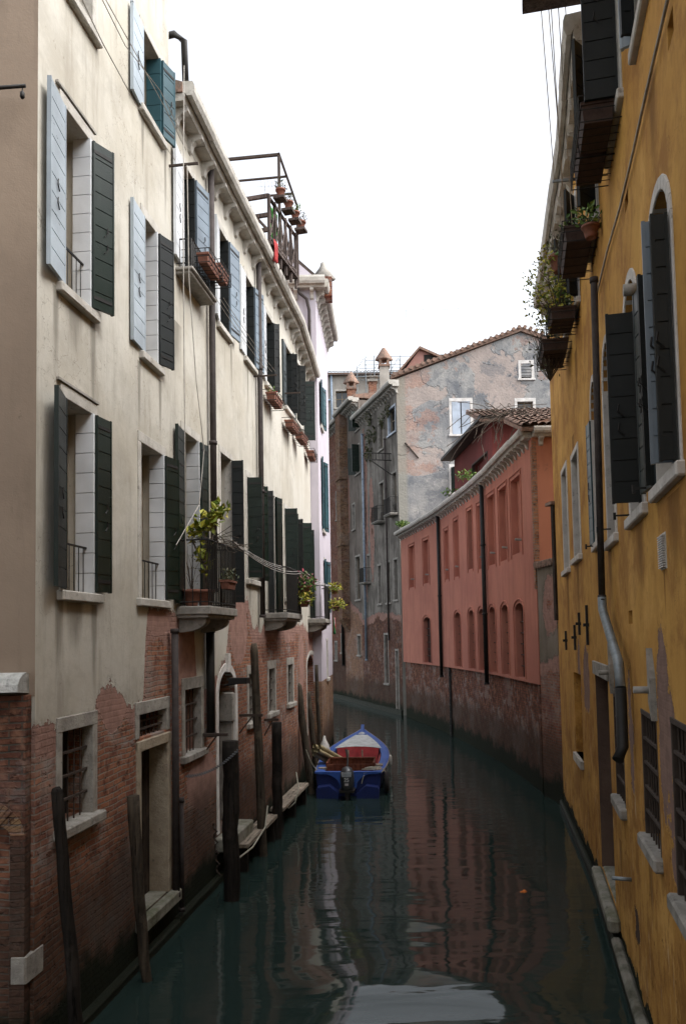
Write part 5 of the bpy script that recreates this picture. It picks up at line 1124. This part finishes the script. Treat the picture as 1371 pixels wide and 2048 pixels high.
def text(s, size, M4, mat, par, name='number', ex=.002):
    cu = bpy.data.curves.new(name, 'FONT'); cu.body = s; cu.size = size; cu.align_x = 'CENTER'; cu.extrude = ex; tmp = bpy.data.objects.new('tmp', cu); COL.objects.link(tmp)
    me = bpy.data.meshes.new_from_object(tmp.evaluated_get(bpy.context.evaluated_depsgraph_get())); bpy.data.objects.remove(tmp)
    o = bpy.data.objects.new(name, me); COL.objects.link(o); me.materials.append(mat); W[o] = M4; o.parent = par; o.matrix_local = W[par].inverted() @ M4; return o
tm = BM.M @ Matrix.Translation((-.650, 0, .45)) @ Matrix.Rotation(R(-90), 4, 'Z') @ Matrix.Rotation(R(90), 4, 'X')
text('25', .13, tm, m_plain('white_decal', (.6, .62, .62), .5), ob)
MB().box(-.655, -.640, -.045, .045, .36, .41).build('decal', m_plain('grey_decal', (.45, .42, .42), .5), ob, BM)
# small things aboard
TY = thing('tyre_fender', 'worn dark tyre hanging on the starboard quarter of the blue boat', 'fender', BM, (.25, .9, .3))
q = MB(); n1, n2 = 18, 8; V_ = [[q.pv(.35+(.20+.06*math.cos(2*math.pi*b/n2))*math.cos(2*math.pi*a/n1), .93+.055*math.sin(2*math.pi*b/n2), .28+(.20+.06*math.cos(2*math.pi*b/n2))*math.sin(2*math.pi*a/n1)) for b in range(n2)] for a in range(n1)]
for a in range(n1):
    for b in range(n2): q.face([V_[a][b], V_[(a+1) % n1][b], V_[(a+1) % n1][(b+1) % n2], V_[a][(b+1) % n2]], 0, True)
q.build('tyre', m_plain('rubber', (.02, .016, .015), .85), TY, BM); MB().tube([(.35, .92, .5), (.35, .82, .62)], .012, 5).build('line', M['rope'], TY, BM)
FB = m_plain('white_fender_plastic', (.55, .54, .50), .5)
tag(MB().lathe((2.75, .98, .30), [(.01, 0), (.04, .03), (.05, .15), (.045, .25), (.02, .3)], 10).build('boat_fender', FB, None, BM), 'small white fender on the starboard rail of the blue boat', 'fender')
bt = Vector(ground(655, 1500)); tag(MB().lathe((-.62, -24.2, .42), [(.02, 0), (.12, .05), (.17, .2), (.14, .36), (.06, .5), (.03, .62), (.01, .64)], 12).build('white_buoy', FB), 'white pear-shaped buoy hanging by the wall beyond the boat', 'buoy')
BND = thing('tarp_bundle', 'bundle of pale yellow plastic gutter lengths leaning out over the boat port side', 'bundle', BM, (1.4, -.7, .7))
q = MB()
Pa = BM.M.inverted() @ atY(632, 1500, SB.y+1.2); Pb = BM.M.inverted() @ atY(682, 1524, SB.y+2.2)
a_ = Vector((Pa.x, -Pa.y, Pa.z)); b_ = Vector((Pb.x, -Pb.y, Pb.z-.05)); dr = (b_-a_).normalized(); xx = dr.cross(Vector((0, 0, 1))).normalized(); yy = dr.cross(xx)
for i, (cx1, cy1) in enumerate([(0, 0), (.11, .02), (-.10, .03), (.05, .11), (-.06, -.10), (.06, -.09)]):
    c1 = a_+xx*cx1+yy*cy1+dr*rnd.uniform(-.05, .05); c2 = b_+xx*cx1+yy*cy1; q.tube([tuple(c1), tuple(c2)], .062, 6, 0, False)
q.build('gutter_length', m_plain('cream_plastic', (.34, .29, .17), .8, 0, .15, sc=4), BND, BM)
q = MB(); q.box(.25, .6, .62, .80, .56, .60); q.box(.9, 1.15, .66, .82, .57, .61); q.box(.5, .62, -.80, -.60, .56, .61)
tag(q.build('wood_block', M['plank'], None, BM), 'short pale boards lying on the stern side deck of the boat', 'boards')
q = MB(); pts = [(.05+.10*math.sin(k*.9)+.1, .45+.16*math.cos(k*1.1)+.01*k, .605+.004*k) for k in range(22)]; q.tube(pts, .009, 5); q.tube([(.02, .5, .60), (-.12, .38, .5), (-.14, .33, .32)], .009, 5)
tag(q.build('coiled_rope', M['rope'], None, BM), 'thin white rope coiled on the boat stern beside the motor', 'rope')

wire('mooring_rope', 'thin dark line tying the boat stern to the leaning pale pole', [BM.w(.1, -.78, .62), P3_(612, 1500, SB.y-.3)], .012, 'rope', 'rope', sag=.08)
tank = MB().box(1.9, 2.15, -.5, -.2, .15, .38).tube([(2.02, -.35, .38), (2.02, -.35, .42)], .03, 8).build('fuel_can', m_plain('dull_red_can', (.20, .03, .02), .6), None, BM, .03); tag(tank, 'dull red fuel can on the floor of the blue boat', 'can')
# ropes, chain, orange scrap
def P3(x, y, Y): return atY(x, y, Y)
Yp = ground(526, 1712).y; Y3 = ground(464, 1800).y
wire('mooring_rope', 'pale rope sagging from the tallest pole down to the broad dark pole', [P3(535, 1612, Yp-.1), P3(530, 1655, Yp-.3), P3(505, 1695, Y3+1.2), P3(478, 1716, Y3+.3)], .014, 'rope', 'rope')
Yb = 18.2; wire('mooring_rope', 'pale rope looping under the farther plank ledge', [P3(592, 1545, Yb), P3(597, 1575, Yb-.2), P3(590, 1605, Yb-.3), P3(577, 1617, Yb-.4), P3(567, 1600, Yb-.4)], .014, 'rope', 'rope')
q = MB(); a_ = LA.w(LA.u(369, 1555), .03, LA.at(369, 1553)[1]); b_ = P3(476, 1500, Y3-.1); n = 46
for k in range(n):
    t = k/n; p = a_.lerp(b_, t); s = lambda t: .16*4*t*(1-t)*.6
    d = (b_-a_).normalized(); z = p.z-s(t); side = Vector((0, 0, 1)) if k % 2 else d.cross(Vector((0, 0, 1))).normalized()
    e = .022; c = Vector((p.x, p.y, z)); l = (b_-a_).length/n*.75
    pts = [c-d*l+side*0, c-d*l*.5+side*e, c+d*l*.5+side*e, c+d*l, c+d*l*.5-side*e, c-d*l*.5-side*e, c-d*l]; q.tube([(v_.x, -v_.y, v_.z) for v_ in pts], .0045, 4)
tag(q.build('steel_chain', M['chain']), 'galvanised chain stretched from the brick wall to the broad dark pole', 'chain')
q = MB(); cu = LA.u(420, 1640); cz = 1.0
for k in range(10): q.tube([(cu+.02*k, .06, cz-.09*k), (cu+.02*k+.015, .10 if k % 2 else .05, cz-.09*k-.05), (cu+.02*k, .06, cz-.09*k-.09)], .016, 5)
tag(q.build('rusty_chain', M['rust'], None, LA), 'rusty chain hanging on the brick beside the water gate', 'chain')
q = MB(); g = ground(1048, 1784); q.lathe((g.x, -g.y, -.01), [(.035, 0), (.04, .015), (.02, .035), (.005, .04)], 9); q.lathe((g.x-.05, -g.y+.01, -.01), [(.02, 0), (.022, .012), (.005, .025)], 7)
tag(q.build('orange_peel', m_plain('orange_peel', (.8, .22, .04), .6)), 'small orange scrap floating on the canal', 'litter')
# bracket arms on wall & poles
for (px0, px1, py, lab) in ((404, 455, 1470, 'metal arm from wall to the broad dark pole'), (478, 525, 1431, 'flat timber arm holding the tallest pole'), (528, 557, 1440, 'metal arm holding the straight flat-topped pole')):
    u = LA.u(px0, py); o1, z = LA.out(u, px1, py); t = MB().box(u-.02, u+.03, 0, min(o1, 1.0), z-.02, z+.025).tube([(u, 0, z-.32), (u, min(o1, 1.0)*.6, z)], .012, 4)
    tag(t.build('pole_bracket', M['rust'], None, LA), lab, 'bracket', 'brackets holding mooring poles')
u = LA.u(448, 1353); FL = MB().box(u-.1, u+.12, .10, .42, LA.at(448, 1362)[1]-.05, LA.at(448, 1362)[1]+.05).tube([(u, 0, LA.at(448, 1362)[1]-.08), (u, .3, LA.at(448, 1362)[1]-.03)], .02, 5)
tag(FL.build('wall_lamp', M['iron'], None, LA), 'small dark wall lamp over the arched water gate', 'lamp')

# ================================================================== POTS AND PLANTS, LEFT
zb = LA.at(352, 1213)[1]; ub1 = LA.u(352, 1215)
P = LA.w(ub1+.22, .16, zb); plant('potted_plant', 'large round terracotta pot, nearest on the first stone balcony', 'plant', P, (.13, .25), (.14, .14, .5), 14, .05, 'leafdark', st=10)
P = LA.w(ub1+.55, .27, zb)
t = thing('citrus_plant', 'leafy citrus plant in terracotta pot on the first stone balcony', 'plant', WF, (P.x, -P.y, P.z))
MB().lathe((P.x, -P.y, P.z), pot_prof(.14, .26)).build('pot', M['terra'], t)
q = MB(); br = [((0, 0, .28), (.02, 0, .9), (-.06, 0, 1.35)), ((.02, 0, .8), (.14, .02, 1.2), (.22, .02, 1.5)), ((0, 0, .6), (-.18, .05, .95), (-.22, .05, 1.1))]
for b_ in br: q.tube([(P.x+x, -P.y-y, P.z+z) for x, y, z in b_], [.02, .014, .006], 5)
q.build('stem', M['twig'], t)
f = MB()
for c, s, n in (((.02, 0, 1.28), (.20, .2, .16), 70), ((.22, 0, 1.45), (.13, .13, .14), 40), ((-.16, 0, 1.12), (.15, .15, .14), 36), ((0, 0, .75), (.14, .16, .3), 40)): leaves(f, P+Vector(c), s, n, .13)
f.build('foliage', M['leafy'], t)
trough('window_box', 'small terracotta box of heather hung outside the first balcony rail', LA, LA.u(450, 1170, .6), LA.u(465, 1170, .6), .52, .66, LA.at(450, 1178, .58)[1], .13, .13, 70, .05, 'leafdark', rack=False)
q = MB()
for k in range(40):
    a = LA.w(ub1+rnd.uniform(.1, 1.2), rnd.uniform(.3, .55), zb+.95); pts = [a]; d = LA.d*rnd.uniform(-1, 1)+LA.n*rnd.uniform(-.3, .8)+Vector((0, 0, rnd.uniform(-.1, .35)))
    for _ in range(4): d += Vector((rnd.gauss(0, .3), rnd.gauss(0, .3), rnd.gauss(-.05, .2))); pts.append(pts[-1]+d*.10)
    q.tube([(p.x, -p.y, p.z) for p in pts], .005, 4)
tag(q.build('climbing_twigs', M['twig']), 'bare climbing twigs wound along the first balcony handrail', 'twigs')
for i, (px, py, lab, pt_) in enumerate(((610, 1175, 'hanging basket of pink and white flowers on the second balcony, upper one', 'petal'), (608, 1205, 'bushy yellow-green basket on the second balcony, lower one', 'petaly'))):
    u = LA.u(603, py, .55); o1, z = LA.out(u, px, py); P = LA.w(u, min(o1, .75), z-.10)
    plant('flower_basket', lab, 'plant', P, (.13, .13), (.26, .26, .17 if i else .24), 190, .09, 'leafy' if i else 'leaf', pt_, group='flower baskets on the balconies', cz=.06)
for i, (px, py, lab, pt_) in enumerate(((669, 1182, 'small white pot with yellow flowers on the third balcony, upper one', 'petaly'), (672, 1215, 'bushy yellow-flowered basket on the third balcony, lower one', 'petaly'))):
    u = LB.u(660, py, .55); o1, z = LB.out(u, px, py); P = LB.w(u, min(max(o1, .4), .85), z-.10)
    plant('flower_basket', lab, 'plant', P, (.10, .12), (.2+.1*i, .2+.1*i, .17), 110+60*i, .09, 'leafy', pt_, group='flower baskets on the balconies', cz=.06)
u = LB.u(664, 1250, .6); o1, z = LB.out(u, 668, 1245)
fl = cloth('small_flag', 'small white and red flag hanging under the third balcony', LB, u-.02, u+.36, .66, z-.35, z+.15, None, 'flag', [m_plain('flag_green', (.03, .2, .06), .8), m_plain('flag_white', (.6, .6, .6), .8), m_plain('flag_red', (.55, .03, .04), .8)])
# troughs on the upper floor
for px0, px1, py, lab, pt_, cr in ((403, 428, 524, 'terracotta trough on the iron balconet, nearer of two', None, 0), (427, 445, 545, 'terracotta trough on the iron balconet, farther of two', None, 0)):
    u0_, u1_x = LA.u(px0, py, .34), LA.u(px1, py, .34); trough('window_box', lab, LA, u0_, u1_x, .27, .44, LA.at(px0, py, .34)[1], .15, .1, 0, rack=True, group='window boxes on the cream house')
for px0, px1, py, lab, pt_, n in ((535, 552, 793, 'window box with red flowers under the fourth upper window', 'petalr', 40), (572, 588, 848, 'empty terracotta window box below the double window', None, 0), (592, 604, 872, 'empty terracotta window box, second from the far end', None, 0), (615, 627, 905, 'farthest small terracotta window box, near the downpipe', None, 0)):
    fr = LA if px0 < 606 else LB
    u0_, u1_x = fr.u(px0, py, .1), fr.u(px0, py, .1)+.8; trough('window_box', lab, fr, u0_, u1_x, .06, .26, fr.at(px0, py, .15)[1], .17, .12, n, .06, 'leaf', pt_, group='window boxes on the cream house')
# ================================================================== POTS AND PLANTS, RIGHT (iron racks under upper sills)
def rack(lab, fr, a, b, z, ov, n, lm='leaf', h=.20, crown=.22, boxes=2, hang=0, sz=.08):
    w_ = (b-a-.05)/boxes
    for k in range(boxes):
        trough('window_box', lab+(', nearer box' if k == boxes-1 and boxes > 1 else ', farther box' if boxes > 1 else ''), fr, a+k*w_, a+(k+1)*w_-.05, .06, ov, z, h, crown, n, sz, lm, group='window boxes on the ochre house', bm='terrad')
a, b, c, d, r = ra['W2']; c += .25; rack('terracotta window box with ferny plants in black rack beneath the big dark shutter', RA, a-.3, b+.05, c-.42, .36, 45, crown=.13)
a, b, c, d, r = ra['W3']; c += .2; rack('terracotta planter in black rack, second rack of the ochre house', RA, a-.25, b+.05, c-.45, .40, 60, boxes=1)
a, b, c, d, r = rb['W4']; P = RB.w((a+b)/2, .3, c-.25)
rack('bushy planter in black rack, third rack of the ochre house', RB, a-.1, b+.1, c-.3, .45, 60, boxes=1)
t = thing('shrub', 'airy yellow-green shrub overhanging the third rack of the ochre house', 'plant', WF, (P.x, -P.y, P.z)); q = MB(); stems(q, (P.x, P.y, P.z), (.5, .5, 1.0), 40, r=.008); q.build('stem', M['twig'], t)
f = MB()
for k in range(15): leaves(f, P+Vector((rnd.uniform(-.34, .2), rnd.uniform(-.5, .5), rnd.uniform(.1, 1.0))), (.22, .26, .2), 60, .07)
f.build('foliage', M['leafy'], t)
a, b, c, d, r = rb['W5']; rack('dark dry planter in black rack, farthest rack of the ochre house', RB, a-.2, b+.2, c-.5, .5, 50, 'leafdark', boxes=1)
P = RB.w((a+b)/2, .35, c-.9); q = MB(); stems(q, (P.x, P.y, P.z), (.4, .5, 1.3), 60, r=.006); f = MB(); leaves(f, P+Vector((-.05, 0, .5)), (.35, .5, .6), 90, .07)
t = thing('dry_vine', 'dry trailing vine hanging at the farthest rack of the ochre house', 'vine', WF, (P.x, -P.y, P.z)); q.build('stem', M['twig'], t); f.build('foliage', M['leafdark'], t)
P = RB.w(RB.u(1122, 640, .3), .3, 9.62); plant('potted_plant', 'terracotta pot with dead tangled stems at the far end of the ochre house', 'plant', P, (.16, .25), (.25, .25, .25), 60, .07, 'leafdark')
u = RB.u(1162, 400, .3); P = RB.w(RB.u(1172, 470, .3), .25, RB.at(1172, 478, .3)[1]); plant('potted_plant', 'round terracotta pot with fresh green leaves near the third rack', 'plant', P, (.10, .15), (.16, .16, .12), 80, .08, 'leaf')
# ================================================================== LINES
def LW(fr, x, y, o): u, z = fr.at(x, y, o); return fr.w(u, o, z)
for i, (p, lab) in enumerate((([(150, -30), (205, 85), (270, 205), (350, 320)], 'thin clothesline across the tall cream house, lower strand'), ([(195, -20), (250, 90), (320, 180), (395, 330)], 'thin clothesline across the tall cream house, upper strand'), ([(190, -40), (265, 95), (330, 215), (372, 300)], 'thin clothesline across the tall cream house, middle strand'))):
    tag(MB().tube([(v.x, -v.y, v.z) for v in [LW(LA, x, y, .28) for x, y in p]], .006, 4).build('clothesline', M['cable']), lab, 'clothesline')
for i, (p, lab) in enumerate((([(368, 130), (366, 470), (368, 700), (372, 1180)], 'pale cable hanging straight down in front of the balconet'), ([(374, 330), (378, 560), (392, 760), (408, 900), (398, 1010), (352, 1090)], 'pale cable curving down past the first balcony door'))):
    tag(MB().tube([(v.x, -v.y, v.z) for v in [LW(LA, x, y, .34) for x, y in p]], .007, 4).build('hanging_cable', M['cable']), lab, 'cable')
for k in range(3):
    a_ = LA.w(LA.u(432, 602, .3), .3+.06*k, b0z-.05); b_ = LA.w(LA.u(545, 750, .3), .2+.08*k, LA.at(545, 750, .25)[1]); wire('clothesline', ['clothesline below the balconet, strand nearest the wall', 'clothesline below the balconet, middle strand', 'clothesline below the balconet, outer strand'][k], [a_, b_], .005, sag=.04)
for k in range(4):
    a_ = LA.w(LA.u(478, 1085, .6), .35+.12*k, LA.at(478, 1065+14*k, .6)[1]); b_ = LA.w(LA.u(600, 1140, .6), .38+.08*k, LA.at(600, 1135+4*k, .6)[1]); wire('clothesline', ['white line between the balconies, strand nearest the wall', 'white line between the balconies, second strand from the wall', 'white line between the balconies, third strand from the wall', 'white line between the balconies, outermost strand'][k], [a_, b_], .005, 'stone_white', sag=.12)
for k in range(3):
    a_ = LA.w(LA.u(604, 1140, .6), .45+.1*k, LA.at(604, 1142, .6)[1]); b_ = LB.w(LB.u(655, 1170, .5), .4+.1*k, LB.at(655, 1172, .5)[1]); wire('clothesline', ['line between second and third balcony, nearest the wall', 'line between second and third balcony, middle', 'line between second and third balcony, outermost'][k], [a_, b_], .008, 'stone_white', sag=.06)
tops = [RA.w(RA.L-5.5, .75-.07*k, 12.9) for k in range(5)]
for k in range(5):
    wire('clothesline', ['line running down the ochre house front, '+s for s in ('outermost strand', 'second strand from outside', 'middle strand', 'second strand from the wall', 'strand nearest the wall')][k], [tops[k], (q0 if k < 2 else q1)+RB.n*(-.12*k)+Vector((0, 0, 0)), q1+RB.n*(-.1*k)], .007)
bpy.context.view_layer.update()
# ================================================================== BANKS BEHIND THE VIEWPOINT (unseen, added to block sky and darken the near canal)
RN = Fr((1.75, 3.0), (1.55, -12)); mb = MB(); wall(mb, 0, RN.L, -.4, YZ1, []); shell(mb, 0, RN.L, -.4, YZ1, 7); mb.build('wall', m_plaster('ochre_plaster_near', *YC3, streak=.55, grain=25), YEL, RN)
LN = Fr((-4.2, -12), (-3.4, 1.5)); NH = thing('unseen_rear_house', 'unseen brick and plaster house behind the bridge, added on the left bank to block sky', 'house', LN)  # house out of view, added to cut sky light on the near canal
mb = MB(); nh = [(2+2.6*k, 3+2.6*k, z, z+1.8, 0) for k in range(4) for z in (4.6, 8.2)]; wall(mb, 0, LN.L, -.4, 13, nh); shell(mb, 0, LN.L, -.4, 13, 7); mb.build('wall', m_plaster('rear_plaster', *CREAM, bound=[(0, 3), (13, 3.4)], L=14), NH, LN)
for h in nh: window(LN, NH, *h[:4], 0)
BR = thing('canal_bridge', 'unseen low stone and brick footbridge under the viewpoint, darkening the near water', 'bridge', WF, (0, .6, 0))  # bridge the camera stands on, out of view, put in to darken near water
mb = MB(); N = 12; arc = [(-2.7*math.cos(math.pi*k/N), 2.1*math.sin(math.pi*k/N)) for k in range(N+1)]
mb.prism_o([(-3.6, -.3), (-2.7, -.3)]+arc+[(2.7, -.3), (2.6, -.3), (2.6, 2.45), (-3.6, 2.45)], -.9, .9) if False else None
for p, q in zip(arc, arc[1:]): mb.prism_o([p, q, (q[0], 2.45), (p[0], 2.45)], -.6, 1.4)
mb.build('arch', M['stone_dark'], BR, WF); MB().box(-3.4, 1.7, -.6, 1.4, 2.452, 2.55).build('deck', M['stone_dark'], BR, WF)
